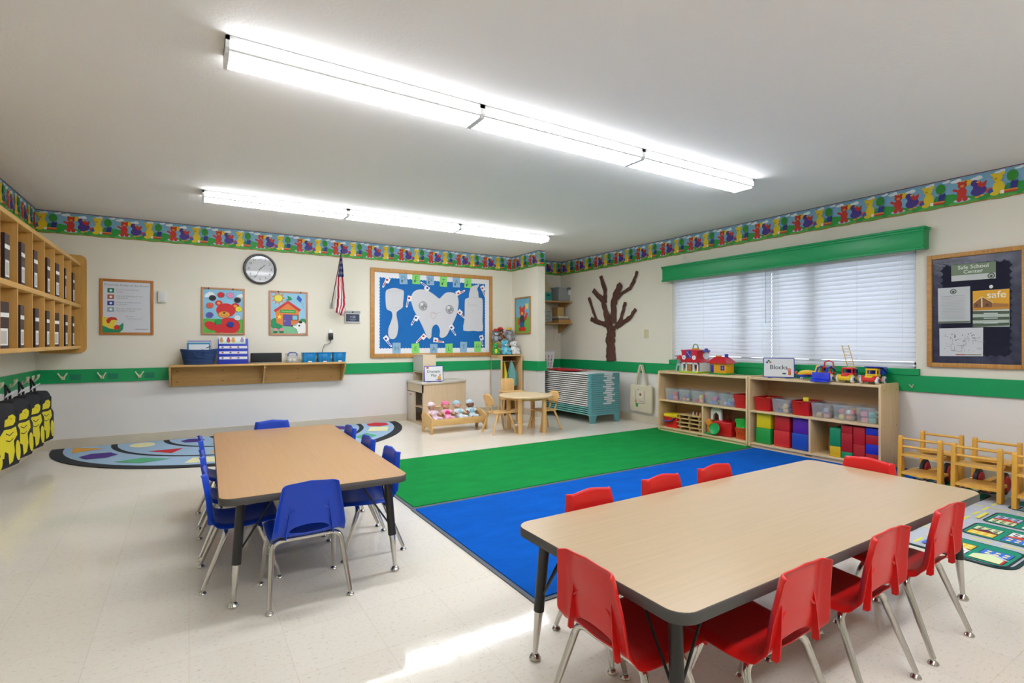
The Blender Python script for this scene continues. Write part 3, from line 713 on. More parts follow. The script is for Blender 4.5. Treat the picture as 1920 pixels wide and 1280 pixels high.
A.poly('E8CF45', pts(q, [(170, 820), (260, 835), (330, 860), (420, 880), (440, 900), (390, 1050), (300, 1040), (240, 1010), (170, 985)]))
A.poly('C93322', pts(q, [(240, 890), (280, 840), (340, 828), (420, 840), (455, 890), (400, 880), (340, 880), (300, 940), (262, 945)])); A.poly('C93322', pts(q, [(380, 1010), (430, 970), (490, 985), (495, 1030), (450, 1070), (390, 1060)]))
A.build('print', M, t)
# thermostat-like white box
t = thing('wall_sensor', 'small white plastic sensor box beside the rules poster', 'sensor', (-.252, YB, 1.54))
bm = BM(); box(bm, -.042, .042, -.03, -.0005, 0, .125, bev=.006); obj('case', bm, mat('DCDCD8', .5), t)
bm = BM(); box(bm, -.028, .028, -.031, -.029, .012, .016); obj('slot', bm, mat('A8A8A4', .5), t, smooth=0)

# bear poster (generic teddy among colour discs)
t, a_, h_, M = sheet_frame('colour_poster', 'poster of a red teddy bear among coloured discs above the shelf', 'poster', .118, .568, 1.185, 1.735, 'BD8A63', .022)
q = crop(365, 530, 8.533, .118, 1.185); A = Art(.0003)
A.rect('8CC3DD', .02, .02, .43, .53); A.rect('58B245', .02, .02, .43, .185)
A.poly('E6EDF0', pts(q, [(155, 230), (170, 185), (235, 145), (300, 160), (330, 200), (350, 235)])); A.poly('E6EDF0', pts(q, [(660, 235), (690, 195), (735, 180), (778, 190), (778, 240)]))
D, Dk = 'D3242A', '7A1418'
def ov(c, cx, cy, rx, ry, rot=0):
    x, y = q(cx, cy); k = .45 / 690.0; A.oval(c, x, y, rx * k, ry * k, 22, rot)
ov(D, 545, 690, 185, 150); ov(D, 265, 690, 110, 70, -30); ov(D, 380, 740, 60, 75); ov(D, 385, 325, 58, 50); ov('E9A23B', 385, 325, 28, 24); ov(D, 650, 370, 62, 50); ov('E9A23B', 650, 375, 30, 24)
ov(D, 500, 440, 155, 125); ov(Dk, 470, 510, 97, 62); ov('E9A23B', 470, 508, 92, 57); ov('3A2016', 472, 482, 22, 13); A.line('3A2016', pts(q, [(420, 505), (445, 535), (470, 525), (500, 540), (528, 510)]), .003)
for c, cx, cy in (('26242A', 285, 243), ('CF2331', 420, 195), ('E48DBB', 570, 203), ('1C1C24', 683, 278), ('DE5A44', 245, 362), ('E6DD34', 703, 423), ('5A55A6', 240, 515), ('DADFE4', 683, 560), ('24944A', 380, 625), ('1F3A9E', 575, 665)):
    ov('55484A', cx, cy, 57, 51); ov(c, cx, cy, 53, 47)
    A.line('E8E8E8' if c in ('26242A', '1C1C24') else '404048', pts(q, [(cx - 26, cy), (cx + 26, cy)]), .006 if c in ('26242A', '1C1C24') else .003)
A.build('print', M, t)
for x in (-.15, .10):
    bm = BM(); cyl(bm, (x, -.008, .535), (x, -.02, .54), .008, n=8); obj('clip', bm, BLACK, t)
# house poster
t, a_, h_, M = sheet_frame('house_poster', 'poster of an orange schoolhouse with sun and puppy above the shelf', 'poster', .831, 1.283, 1.183, 1.732, 'C0866A', .022)
q = crop(365, 530, 8.533, .831, 1.183); A = Art(.0003)
A.rect('93C6DE', .02, .02, .432, .53); A.rect('7FBF92', .02, .02, .432, .13)
def ov(c, cx, cy, rx, ry, rot=0):
    x, y = q(cx, cy); k = .452 / 615.0; A.oval(c, x, y, rx * k, ry * k, 22, rot)
for k in range(9):
    an = 2 * math.pi * k / 9; A.layer -= 1; c0 = (1338, 248); rr = 118
    A.poly('DE8F55', pts(q, [(c0[0] + rr * math.cos(an), c0[1] + rr * math.sin(an)), (c0[0] + 70 * math.cos(an + .3), c0[1] + 70 * math.sin(an + .3)), (c0[0] + 70 * math.cos(an - .3), c0[1] + 70 * math.sin(an - .3))]))
A.layer += 1; ov('4A3A2A', 1338, 248, 68, 64); ov('EBDD4C', 1338, 248, 63, 59)
ov('1F8F5A', 1290, 650, 85, 90); ov('1F8F5A', 1330, 700, 70, 45); ov('2A8A55', 1730, 620, 60, 50)
A.poly('E0813A', pts(q, [(1290, 470), (1490, 290), (1665, 460), (1665, 640), (1545, 690), (1420, 690), (1310, 640)]))
A.poly('CB3438', pts(q, [(1490, 285), (1705, 435), (1670, 465), (1490, 330), (1290, 472), (1258, 440)]))
A.rect('2F9A45', *q(1360, 480), *q(1615, 435)); x, y = q(1488, 458); A.text('BFE6A8', 'Primrose School', x, y, .022)
A.poly('54386E', pts(q, [(1415, 692), (1415, 505), (1540, 510), (1540, 695)])); A.poly('5C4EA0', pts(q, [(1422, 690), (1422, 512), (1533, 516), (1533, 692)])); ov('E8D8B0', 1440, 612, 9, 9)
A.poly('7A2A30', pts(q, [(1545, 600), (1545, 510), (1655, 515), (1655, 603)])); A.poly('7CC4D8', pts(q, [(1562, 590), (1562, 522), (1640, 525), (1640, 593)]))
st = [(1355 + (44 if k % 2 == 0 else 19) * math.sin(k * math.pi / 5), 545 - (44 if k % 2 == 0 else 19) * math.cos(k * math.pi / 5)) for k in range(10)]; A.poly('EEDC3E', pts(q, st))
A.poly('2456B0', pts(q, [(1655, 200), (1715, 265), (1690, 318), (1628, 260)])); A.line('507090', pts(q, [(1695, 318), (1735, 340), (1715, 365), (1740, 395), (1725, 410)]), .003)
A.poly('1F8F5A', pts(q, [(1440, 280), (1490, 262), (1480, 205), (1540, 235), (1555, 275), (1500, 285)]))
for cx in (1290, 1388): ov('2A7A48', cx, 785, 36, 22); ov('E58BA0', cx, 748, 34, 26)
A.poly('E8E8E4', pts(q, [(1560, 690), (1620, 690), (1650, 640), (1700, 610), (1760, 640), (1775, 700), (1770, 800), (1650, 815), (1630, 740), (1590, 720)])); ov('222222', 1690, 630, 32, 22); ov('222222', 1670, 685, 16, 16); ov('222222', 1555, 688, 14, 14)
A.build('print', M, t)
for x in (-.12, .14):
    bm = BM(); cyl(bm, (x, -.008, .535), (x, -.02, .54), .008, n=8); obj('clip', bm, BLACK, t)
# picture on the partition
t = thing('small_picture', 'small framed picture of a bear in overalls on the partition wall', 'picture', (PX0, 6.655, 1.22)); m = mat('B08045', .5, var=.1)
for nm, b in (('frame_side', (-.215, -.195, 0, .565)), ('frame_side', (.195, .215, 0, .565)), ('frame_rail', (-.195, .195, 0, .02)), ('frame_rail', (-.195, .195, .545, .565))):
    bm = BM(); box(bm, -.022, -.0005, b[0], b[1], b[2], b[3], bev=.002); obj(nm, bm, m, t)
bm = BM(); box(bm, -.008, -.0005, -.2, .2, .01, .555); obj('backing', bm, WHITE, t, smooth=0)
A = Art(.0003); A.rect('6FB2CC', .02, .02, .41, .545); A.rect('6FAE45', .02, .02, .41, .26); A.text('5F9CB4', 'Welcome', .2, .50, .05)
A.rect('E2D06A', .29, .38, .37, .46); A.oval('CF3B22', .20, .335, .075, .07); A.oval('CF3B22', .145, .40, .03); A.oval('CF3B22', .255, .40, .03); A.oval('E79A4A', .20, .315, .035, .028)
A.oval('33363A', .2, .215, .075, .075); A.oval('CF3B22', .115, .19, .03, .06); A.poly('CF3B22', [(.25, .24), (.32, .33), (.36, .31), (.31, .2)]); A.rect('1E5A90', .14, .10, .26, .18); A.oval('CF2A20', .16, .075, .055, .035); A.oval('CF2A20', .25, .075, .055, .035)
A.build('print', FR((-.0085, .215, 0), (0, -1, 0), (0, 0, 1)), t)
# ---- clock
t = thing('wall_clock', 'round black-rimmed wall clock with white face', 'clock', (.733, YB, 1.985))
Mx = RX(R(90))
bm = BM(); lathe(bm, [(.150, 0), (.183, 0), (.186, .012), (.184, .03), (.176, .040), (.166, .040), (.160, .030), (.158, .012)], n=48, mtx=Mx); obj('rim', bm, mat('1B1B1E', .3), t)
bm = BM(); lathe(bm, [(0, .002), (.160, .002), (.160, .012), (0, .012)], n=48, mtx=Mx); obj('face', bm, mat('D9D9DA', .5), t)
A = Art(.0004)
for k in range(12):
    an = R(90 - 30 * (k + 1)); A.text('3A3A3C', str(k + 1), .122 * math.cos(an), .122 * math.sin(an), .036); A.layer -= 1
    for j in range(5): b = R(90 - 30 * k - 6 * j); A.line('505054', [(.147 * math.cos(b), .147 * math.sin(b)), (.152 * math.cos(b), .152 * math.sin(b))], .0015); A.layer -= 1
A.layer += 1; A.build('numerals', FR((0, -.0124, 0), (1, 0, 0), (0, 0, 1)), t)
for nm, an, L, w in (('hour_hand', R(90 - 47), .075, .006), ('minute_hand', R(90 - 208), .115, .004)):
    A = Art(.0004); d = (math.cos(an), math.sin(an)); A.line('1C1C1E', [(-d[0] * .02, -d[1] * .02), (d[0] * L, d[1] * L)], w); A.build(nm, FR((0, -.015 if nm[0] == 'h' else -.0165, 0), (1, 0, 0), (0, 0, 1)), t)
bm = BM(); lathe(bm, [(0, .028), (.158, .026), (.158, .028), (0, .030)], n=40, mtx=Mx); obj('lens', bm, mat('FFFFFF', .06, trans=1.0), t)
# ---- flag
def flag():
    b = Vector((1.572, YB - .002, 1.60)); tip = pY(641, 466, 6.56)
    t = thing('flag', 'small american flag on a black pole mounted by the clock', 'flag', tuple(b)); d = tip - b
    bm = BM(); box(bm, -.02, .02, -.012, 0, -.06, .02, bev=.003); cyl(bm, (0, -.005, -.03), Vector((0, -.005, -.03)) + d.normalized() * .07, .012, n=10); obj('bracket', bm, mat('B9B9B6', .35, metal=.7), t)
    bm = BM(); cyl(bm, Vector((0, -.005, -.03)), d, .005, .004, n=8); obj('pole', bm, BLACK, t)
    bm = BM(); lathe(bm, [(0, 0), (.009, .01), (.004, .03), (0, .05)], tuple(d), 8); obj('finial', bm, BLACK, t)
    # cloth: rows from near tip down; outline traced then folded
    q = lambda cx, cy, Y: pY(440 + cx / 7.11, 460 + cy / 7.11, Y) - b
    left = [(1412, 130), (1395, 240), (1378, 340), (1358, 440), (1352, 560), (1350, 680), (1342, 800), (1342, 890)]
    right = [(1428, 130), (1440, 240), (1447, 340), (1452, 440), (1468, 560), (1484, 680), (1496, 790), (1440, 945)]
    N = 28; rows = []
    bm = BM(); yr = [6.62, 6.66, 6.70, 6.73, 6.75, 6.765, 6.775, 6.78]
    S = 21
    for i in range(S):
        f = i / (S - 1) * (len(left) - 1); k = min(int(f), len(left) - 2); g = f - k
        l0 = (left[k][0] * (1 - g) + left[k + 1][0] * g, left[k][1] * (1 - g) + left[k + 1][1] * g); r0 = (right[k][0] * (1 - g) + right[k + 1][0] * g, right[k][1] * (1 - g) + right[k + 1][1] * g); Y = yr[k] * (1 - g) + yr[k + 1] * g
        row = []
        for j in range(N + 1):
            u = j / N; P = q(l0[0] * (1 - u) + r0[0] * u, l0[1] * (1 - u) + r0[1] * u, Y); row.append(bm.verts.new(P + Vector((0, .022 * math.sin(u * 9.5 + i * .08) * min(1, .3 + i / 8), 0))))
        rows.append(row)
    for i in range(S - 1):
        for j in range(N):
            fc = bm.faces.new([rows[i][j], rows[i][j + 1], rows[i + 1][j + 1], rows[i + 1][j]])
            canton = i < 8 and j >= 5
            fc.material_index = 0 if canton else (1 if int((j + i * .28) / 4.0) % 2 == 0 else 2)
            if canton and (i * 3 + j) % 4 == 0 and i % 2 == 0: fc.material_index = 2
    o = obj('cloth', bm, [mat('242C66', .7), mat('B4232E', .7), mat('E4E2E0', .7)], t, recalc=False)
    s = o.modifiers.new('solid', 'SOLIDIFY'); s.thickness = .001
flag()
# ---- small display device
t = thing('wall_tablet', 'white wall tablet showing the time beside the flag', 'tablet', (1.843, YB, 1.352))
bm = BM(); box(bm, -.10, .10, -.022, -.0005, 0, .16, bev=.006); obj('case', bm, mat('D8DADC', .4), t)
bm = BM(); box(bm, -.10, .10, -.023, -.02, .125, .16, bev=.001); obj('top_bar', bm, mat('9EA0A4', .4), t)
bm = BM(); box(bm, -.088, .088, -.0235, -.0222, .018, .118); obj('screen', bm, mat('3E4656', .2), t, smooth=0)
A = Art(.0004); A.text('C4D4F4', '1:35', 0, .076, .045); A.rect('8898C0', -.045, .045, .045, .049); A.rect('8898C0', -.025, .034, .025, .038); A.build('display_text', FR((0, -.0237, 0), (1, 0, 0), (0, 0, 1)), t)
bm = BM(); lathe(bm, [(0, 0), (.011, 0), (.009, .006), (0, .006)], (0, -.023, .143), 12, mtx=Mx); obj('camera_lens', bm, BLACK, t)
# ---- outlet with charger and cord
p = pY(619, 630); t = thing('power_adapter', 'black plug adapter with cord in the outlet above the shelf', 'adapter', (p.x, YB, p.z))
bm = BM(); box(bm, -.022, .022, -.008, -.0005, -.03, .085, bev=.003); obj('outlet_plate', bm, WHITE, t)
bm = BM(); box(bm, -.026, .026, -.06, -.008, -.045, .04, bev=.006); obj('adapter_body', bm, BLACK, t)
bm = BM(); tube(bm, [(0, -.03, -.045), (0, -.03, -.08), (-.03, -.03, -.10), (-.08, -.04, -.11), (-.10, -.06, -.15), (-.115, -.05, -.235)], .003, 6); obj('cord', bm, BLACK, t)
# ---- light switch plate on the right wall
t = thing('switch_plate', 'beige blank wall plate between the paper tree and window', 'switch', (XR, 5.053, 1.152))
bm = BM(); box(bm, -.007, -.0005, -.038, .038, 0, .118, bev=.003); obj('plate', bm, mat('D8CDA6', .4), t)
for z in (.03, .088):
    bm = BM(); cyl(bm, (-.0075, 0, z), (-.0085, 0, z), .004, n=8); obj('screw', bm, mat('BDB08C', .4), t)
# ---- tooth bulletin board
def tooth_board():
    x0, x1, z0, z1 = 2.082, 3.975, .885, 2.108; cx = (x0 + x1) / 2
    t = thing('bulletin_board', 'large blue bulletin board with a giant paper tooth and brush', 'board', (cx, YB, z0)); a = (x1 - x0) / 2; h = z1 - z0
    fw = .055; dp = .028
    for nm, b in (('frame_side', (-a, -a + fw, 0, h)), ('frame_side', (a - fw, a, 0, h)), ('frame_rail', (-a + fw, a - fw, 0, fw)), ('frame_rail', (-a + fw, a - fw, h - fw, h))):
        bm = BM(); box(bm, b[0], b[1], -dp, -.0005, b[2], b[3], bev=.004); obj(nm, bm, OAK if 'side' in nm else mat('C08A45', .45, var=.22, vscale=5, stretch=(22, 3, 3)), t)
    bm = BM(); box(bm, -a + fw * .7, a - fw * .7, -.012, -.0005, fw * .7, h - fw * .7); obj('blue_backing', bm, mat('0A68B2', .8, var=.03), t, smooth=0)
    # scalloped white border strips
    bw = .075; n = 44
    def strip(length, flip):
        pts_ = [(0, 0), (length, 0)]; k = int(length / .042)
        for i in range(k * 4 + 1):
            u = length * (1 - i / (k * 4)); pts_.append((u, bw - .010 * (1 - abs(math.sin(math.pi * (i / 4))))))
        return pts_
    wt = mat('E9EAEC', .7)
    ix0, ix1, iz0, iz1 = -a + fw, a - fw, fw, h - fw
    for nm, M in (('b', FR((ix0, -.0125, iz0), (1, 0, 0), (0, 0, 1))), ('t', FR((ix1, -.0128, iz1), (-1, 0, 0), (0, 0, -1))), ('l', FR((ix0, -.0131, iz1), (0, 0, -1), (1, 0, 0))), ('r', FR((ix1, -.0134, iz0), (0, 0, 1), (-1, 0, 0)))):
        bm = BM(); L = (ix1 - ix0) if nm in 'bt' else (iz1 - iz0); prism(bm, strip(L, 0), 0, .001, 'Z', mtx=M); obj('scalloped_border', bm, wt, t, smooth=0)
    q = crop(690, 495, 7.1125, cx, z0)
    def cut(name, poly, m, y=-.0145, th=.002, par=t):
        bm = BM(); P = pts(q, poly); prism(bm, P, y - th, y, 'Y'); return obj(name, bm, m, par, smooth=0)
    paper = mat('CFCFD2', .8)
    def sm(P, n=3):   # closed Catmull-Rom
        out = []
        for i in range(len(P)):
            p0, p1, p2, p3 = P[i - 1], P[i], P[(i + 1) % len(P)], P[(i + 2) % len(P)]
            for k in range(n):
                u = k / n; out.append(tuple(.5 * (2 * p1[j] + (p2[j] - p0[j]) * u + (2 * p0[j] - 5 * p1[j] + 4 * p2[j] - p3[j]) * u * u + (3 * p1[j] - p0[j] - 3 * p2[j] + p3[j]) * u ** 3) for j in (0, 1)))
        return out
    brush = cut('hairbrush_cutout', sm([(240, 350), (290, 328), (350, 320), (420, 335), (470, 360), (470, 440), (462, 520), (455, 578), (385, 632), (375, 680), (392, 780), (398, 850), (380, 950), (350, 990), (320, 1000), (285, 985), (264, 930), (270, 850), (300, 770), (320, 690), (305, 632), (245, 600), (230, 500), (228, 400)]), paper)
    A = Art(.0003); A.line('B9B9BE', pts(q, [(245, 362), (455, 355)]), .004); A.line('B9B9BE', pts(q, [(250, 590), (450, 575)]), .004); A.line('C2C2C6', pts(q, [(320, 370), (318, 580)]), .004)
    A.build('pencil_lines', FR((0, -.0168, 0), (1, 0, 0), (0, 0, 1)), brush)
    tooth = cut('tooth_cutout', sm([(565, 470), (575, 420), (600, 375), (650, 345), (710, 338), (780, 350), (850, 390), (910, 435), (948, 460), (985, 425), (1030, 385), (1080, 376), (1140, 385), (1180, 415), (1200, 480), (1198, 560), (1180, 660), (1140, 760), (1090, 860), (1050, 940), (1010, 975), (970, 982), (948, 955), (955, 890), (935, 830), (905, 805), (870, 820), (845, 870), (840, 960), (825, 990), (800, 992), (775, 960), (730, 850), (660, 710), (600, 600)]), paper)
    for ex, ey in ((728, 560), (1083, 605)):
        A = Art(.0003); x, y = q(ex, ey); A.oval('6E6E72', x, y, .066); A.oval('A9A9AC', x, y, .061); A.oval('8C8C90', x + .01, y - .01, .04); A.oval('DADADC', x - .02, y + .025, .022); A.oval('C6C6C8', x + .025, y - .03, .012); A.build('drawn_eye', FR((0, -.0168, 0), (1, 0, 0), (0, 0, 1)), tooth)
    A = Art(.0003)
    A.poly('CDB6BA', pts(q, [(830, 640), (880, 650), (912, 668), (890, 720), (860, 735), (825, 700)])); A.poly('CFCFD2', pts(q, [(838, 655), (878, 662), (900, 675), (882, 712), (858, 724), (835, 695)])); A.line('A6A6AA', pts(q, [(850, 632), (890, 655), (930, 655), (960, 640)]), .004)
    A.build('drawn_mouth', FR((0, -.0168, 0), (1, 0, 0), (0, 0, 1)), tooth)
    tubeo = cut('toothpaste_cutout', sm([(1365, 310), (1400, 290), (1440, 280), (1480, 268), (1465, 300), (1450, 335), (1465, 380), (1470, 445), (1500, 452), (1520, 475), (1524, 600), (1520, 760), (1522, 890), (1400, 888), (1265, 884), (1280, 740), (1283, 600), (1285, 500), (1295, 462), (1338, 448), (1340, 400), (1352, 355)], 2), paper)
    A = Art(.0003); A.line('B4B4B8', pts(q, [(1340, 448), (1470, 445)]), .004); x, y = q(1385, 545); A.text('BDBDC1', 'Paste', x, y, .07); A.line('B4B4B8', pts(q, [(1365, 625), (1405, 622)]), .004); A.line('B4B4B8', pts(q, [(1370, 640), (1405, 638)]), .004)
    A.build('pencil_lines', FR((0, -.0168, 0), (1, 0, 0), (0, 0, 1)), tubeo)
    # paper toothbrushes: (x, y) head -> (x, y) tail, colour
    for hx_, hy, tx, ty, c in ((245, 195, 195, 305, 'C62A2E'), (800, 320, 700, 245, '2A3AA8'), (535, 440, 510, 570, 'C62A2E'), (630, 700, 575, 810, '1A2C9C'), (735, 945, 640, 1045, 'C62A2E'), (880, 1025, 1000, 1040, 'C62A2E'), (1090, 840, 1160, 945, '2A3AB0'), (1190, 405, 1280, 355, 'C62A2E'), (1200, 645, 1275, 715, 'C62A2E'), (1505, 315, 1555, 430, 'B02A34'), (215, 990, 305, 1095, '2036A8'), (1490, 970, 1522, 1090, '3A4A9A')):
        h0, t0 = Vector(q(hx_, hy)), Vector(q(tx, ty)); d = (t0 - h0); L = d.length; d.normalize(); n_ = Vector((-d.y, d.x))
        def W(u, v): return tuple(h0 + d * u + n_ * v)
        bm = BM(); prism(bm, [W(-.02, -.016), (W(L, -.012)), W(L + .012, 0), W(L, .012), W(.06, .014), W(.05, .05), W(-.02, .05)], -.0195, -.0178, 'Y'); b = obj('paper_toothbrush', bm, WHITE, t, smooth=0)
        A = Art(.0003); A.poly(c, [W(.05, -.006), W(L * .9, -.006), W(L * .9, .006), W(.05, .006)]); A.oval(c, *W(.015, .01), .018, .015); A.build('crayon', FR((0, -.0197, 0), (1, 0, 0), (0, 0, 1)), b)
    for i, (cx_, cy) in enumerate(((466, 195), (637, 195), (824, 210), (1000, 232), (1172, 240), (1326, 250), (376, 1122), (628, 1130), (870, 1135), (1075, 1130), (1267, 1105), (1455, 1098))):
        x, y = q(cx_, cy); bm = BM(); box(bm, -.058, .058, -.0185, -.0172, -.078, .078, T(x, 0, y) @ RY(R((i * 53 % 7) - 3))); c = obj('letter_card', bm, mat('8DB4D0' if i % 2 == 0 else '86D872', .8), t, smooth=0)
        A = Art(.0003); A.text('5E7F90' if i % 2 == 0 else '56904E', 'DENTAL'[i] if i < 6 else 'HEALTH'[i - 6], x, y, .09)
        if i < 6: A.rect('26323A', x - .03, y - .055, x - .012, y - .02)
        A.build('letter', FR((0, -.0188, 0), (1, 0, 0), (0, 0, 1)), c)
tooth_board()
# ---- safety notice board on the right wall
def safe_board():
    y1, y0, z0, z1 = 1.868, 1.245, .895, 1.825; W = y1 - y0; h = z1 - z0
    t = thing('notice_board', 'oak framed dark notice board with safety papers right of window', 'board', (XR, y1, z0)); dp = .03; fw = .035
    oakh = mat('C08A45', .45, var=.22, vscale=5, stretch=(3, 22, 3))
    for nm, b, m in (('frame_side', (0, -fw, 0, h), OAK), ('frame_side', (-W + fw, -W, 0, h), OAK), ('frame_rail', (-fw, -W + fw, 0, fw), oakh), ('frame_rail', (-fw, -W + fw, h - fw, h), oakh)):
        bm = BM(); box(bm, -dp, -.0005, min(b[0], b[1]), max(b[0], b[1]), b[2], b[3], bev=.004); obj(nm, bm, m, t)
    bm = BM(); box(bm, -.010, -.0005, -W + .02, -.02, .02, h - .02); obj('navy_backing', bm, mat('10122A', .85), t, smooth=0)
    def q(cx, cy): p = pX(1725 + cx / 5.118, 450 + cy / 5.118); return (y1 - p.y, p.z - z0)
    bp = mat('3A3C52', .22, var=.3, vscale=10, bump=.6, bscale=14)
    def scal(p0, p1, inward):
        p0, p1, inward = Vector(p0), Vector(p1), Vector(inward); L = (p1 - p0).length; n = int(L / .05); P = [p0, p1]
        for i in range(n * 5 + 1): u = 1 - i / (n * 5); P.append(p0 + (p1 - p0) * u + inward * (0.052 + .020 * abs(math.sin(math.pi * i / 5))))
        return [tuple(v) for v in P]
    F0 = FR((-.0105, 0, 0), (0, -1, 0), (0, 0, 1))
    for k, (p0, p1, iw) in enumerate((((fw, fw), (fw, h - fw), (1, 0)), ((W - fw, fw), (W - fw, h - fw), (-1, 0)), ((fw, fw), (W - fw, fw), (0, 1)), ((fw, h - fw), (W - fw, h - fw), (0, -1)))):
        bm = BM(); prism(bm, scal(p0, p1, iw), .0003 * k, .0003 * k + .001, 'Z', mtx=F0); obj('scalloped_border', bm, bp, t, smooth=0)
    def paper(name, corners, A, hx, lab=None, off=.0125):
        P = [q(*c) for c in corners]; bm = BM(); prism(bm, P, 0, .0012, 'Z', mtx=FR((-off, 0, 0), (0, -1, 0), (0, 0, 1))); o = obj(name, bm, mat(hx, .7), t, smooth=0)
        if A: A.build('print', FR((-off - .0014, 0, 0), (0, -1, 0), (0, 0, 1)), o)
        return o
    A = Art(.0003); A.poly('76866A', pts(q, [(305, 243), (733, 205), (733, 312), (308, 345)])); x, y = q(515, 256); A.text('DDE3D8', 'Safe School', x, y, .042, bold=.012); x, y = q(515, 300); A.text('DDE3D8', 'Center', x, y, .042, bold=.012); x, y = q(690, 342); A.oval('2A3028', x, y, .022); A.oval('A8B0A0', x, y, .017); A.oval('3A4038', x, y - .003, .008)
    paper('heading_card', [(305, 243), (733, 205), (733, 368), (308, 398)], A, 'C9CCC8')
    A = Art(.0003); x, y = q(326, 494); A.oval('2A3028', x, y, .021); A.oval('A8B0A0', x, y, .016); A.oval('3A4038', x, y - .003, .008)
    for i in range(16): A.line('A6A9AC' if i else '70787A', [q(212 if i else 205, 545 + i * 14), q(440, 530 + i * 15)], .002)
    A.poly('66705A', pts(q, [(180, 782), (487, 775), (487, 790), (182, 798)]))
    paper('letter_sheet', [(178, 465), (487, 443), (489, 795), (182, 800)], A, 'C6C8C9')
    A = Art(.0003); A.poly('E5A92A', pts(q, [(513, 490), (865, 468), (865, 660), (515, 678)])); A.poly('C88A24', pts(q, [(515, 640), (865, 610), (865, 660), (515, 678)])); x, y = q(740, 525); A.text('F3EAD2', 'safe', x, y, .075, bold=.01)
    A.poly('8A5A34', pts(q, [(520, 610), (600, 548), (700, 600), (700, 645), (522, 650)])); A.line('F0D080', pts(q, [(518, 605), (600, 545), (705, 600)]), .008); A.line('F0DCA0', pts(q, [(600, 550), (602, 645)]), .008); A.poly('A8743C', pts(q, [(700, 605), (850, 610), (850, 640), (700, 645)])); A.poly('5A4030', pts(q, [(540, 615), (560, 613), (560, 635), (540, 637)])); A.poly('5A4030', pts(q, [(640, 608), (665, 610), (665, 632), (640, 634)]))
    for i in range(5): A.poly('B6C2B4' if i % 2 else '4F5F4C', pts(q, [(515, 682 + i * 30), (865, 680 + i * 28), (865, 706 + i * 28), (515, 710 + i * 30)]))
    for i in range(3): A.line('D8DED6', [q(620, 704 + i * 46), q(755, 702 + i * 46)], .007)
    paper('wall_calendar', [(513, 490), (865, 466), (866, 830), (516, 832)], A, 'C9D2C6', off=.0145)
    bm = BM(); x, y = q(692, 448); ell(bm, (-.022, -x, y), (.006, .012, .014), u=10, v=8); obj('push_pin', bm, WHITE, t)
    A = Art(.0003); random.seed(3)
    for i in range(46): cx, cy = random.uniform(240, 570), random.uniform(890, 1060); L = random.uniform(10, 60); A.layer = 2; A.line('8C9298', [q(cx, cy), (q(cx + L, cy) if i % 2 else q(cx, cy + L * .6))], .0025)
    for i in range(14): x, y = q(random.uniform(240, 570), random.uniform(890, 1000)); A.layer = 3; A.oval('3A4046', x, y, .004, n=8)
    A.layer = 4; A.line('7A8088', pts(q, [(305, 1005), (305, 1060), (405, 1068), (405, 1005)]), .002); A.line('B04A3A', [q(350, 1098), q(435, 1098)], .006); A.line('8A7A3A', [q(435, 1099), q(595, 1100)], .005)
    paper('floor_plan', [(192, 848), (612, 838), (610, 1114), (195, 1112)], A, 'CFD1D3')
safe_board()
# ---- brown paper tree
def paper_tree():
    t = thing('paper_tree', 'brown crumpled paper tree with bare branches on the wall', 'wall art', (XR - .001, 5.74, RT))
    def q(cx, cy): p = pX(1000 + cx / 3.554, 460 + cy / 3.554); return Vector((-.012, p.y - 5.74, p.z - RT))
    BRN = mat('5A3A2E', .85, var=.35, vscale=14, stretch=(4, 4, 1), bump=1.0, bscale=30)
    def limb(name, P, r0, r1, d=0.0):
        random.seed(len(P) * 7 + int(P[0][0])); pp = []
        Q = [q(*p) for p in P]; n = 0
        for a_, b_ in zip(Q, Q[1:]):
            for k in range(4): pp.append(a_.lerp(b_, k / 4) + Vector((0, random.uniform(-.008, .008), 0)))
        pp.append(Q[-1]); L = len(pp); rs = [(r0 + (r1 - r0) * i / (L - 1)) * random.uniform(.85, 1.15) for i in range(L)]
        bm = BM(); tube(bm, pp, rs, 10)
        for v in bm.verts: v.co.x = -.012 - d + (v.co.x + .012) * .32; v.co += Vector((random.uniform(-.002, .002), random.uniform(-.004, .004), random.uniform(-.004, .004)))
        for v in bm.verts: v.co.x = min(v.co.x, -.001)
        obj(name, bm, BRN, t, smooth=60)
    limb('trunk', [(522, 768), (520, 700), (516, 640), (522, 580), (528, 530)], .098, .085)
    for P, a, b in (([(515, 545), (490, 450), (470, 370), (405, 300)], .05, .032), ([(485, 380), (482, 300), (455, 205)], .03, .028), ([(535, 520), (540, 400), (555, 330), (590, 258)], .055, .045), ([(560, 360), (600, 315), (650, 285), (675, 240), (697, 172)], .022, .022), ([(505, 530), (450, 515), (390, 490)], .038, .026), ([(425, 490), (400, 430), (375, 350)], .02, .022), ([(555, 545), (585, 500), (605, 440), (617, 378)], .03, .020), ([(560, 545), (600, 515), (650, 480), (688, 425)], .035, .022)):
        limb('branch', P, a * 1.2, b * 1.25, .004)
paper_tree()
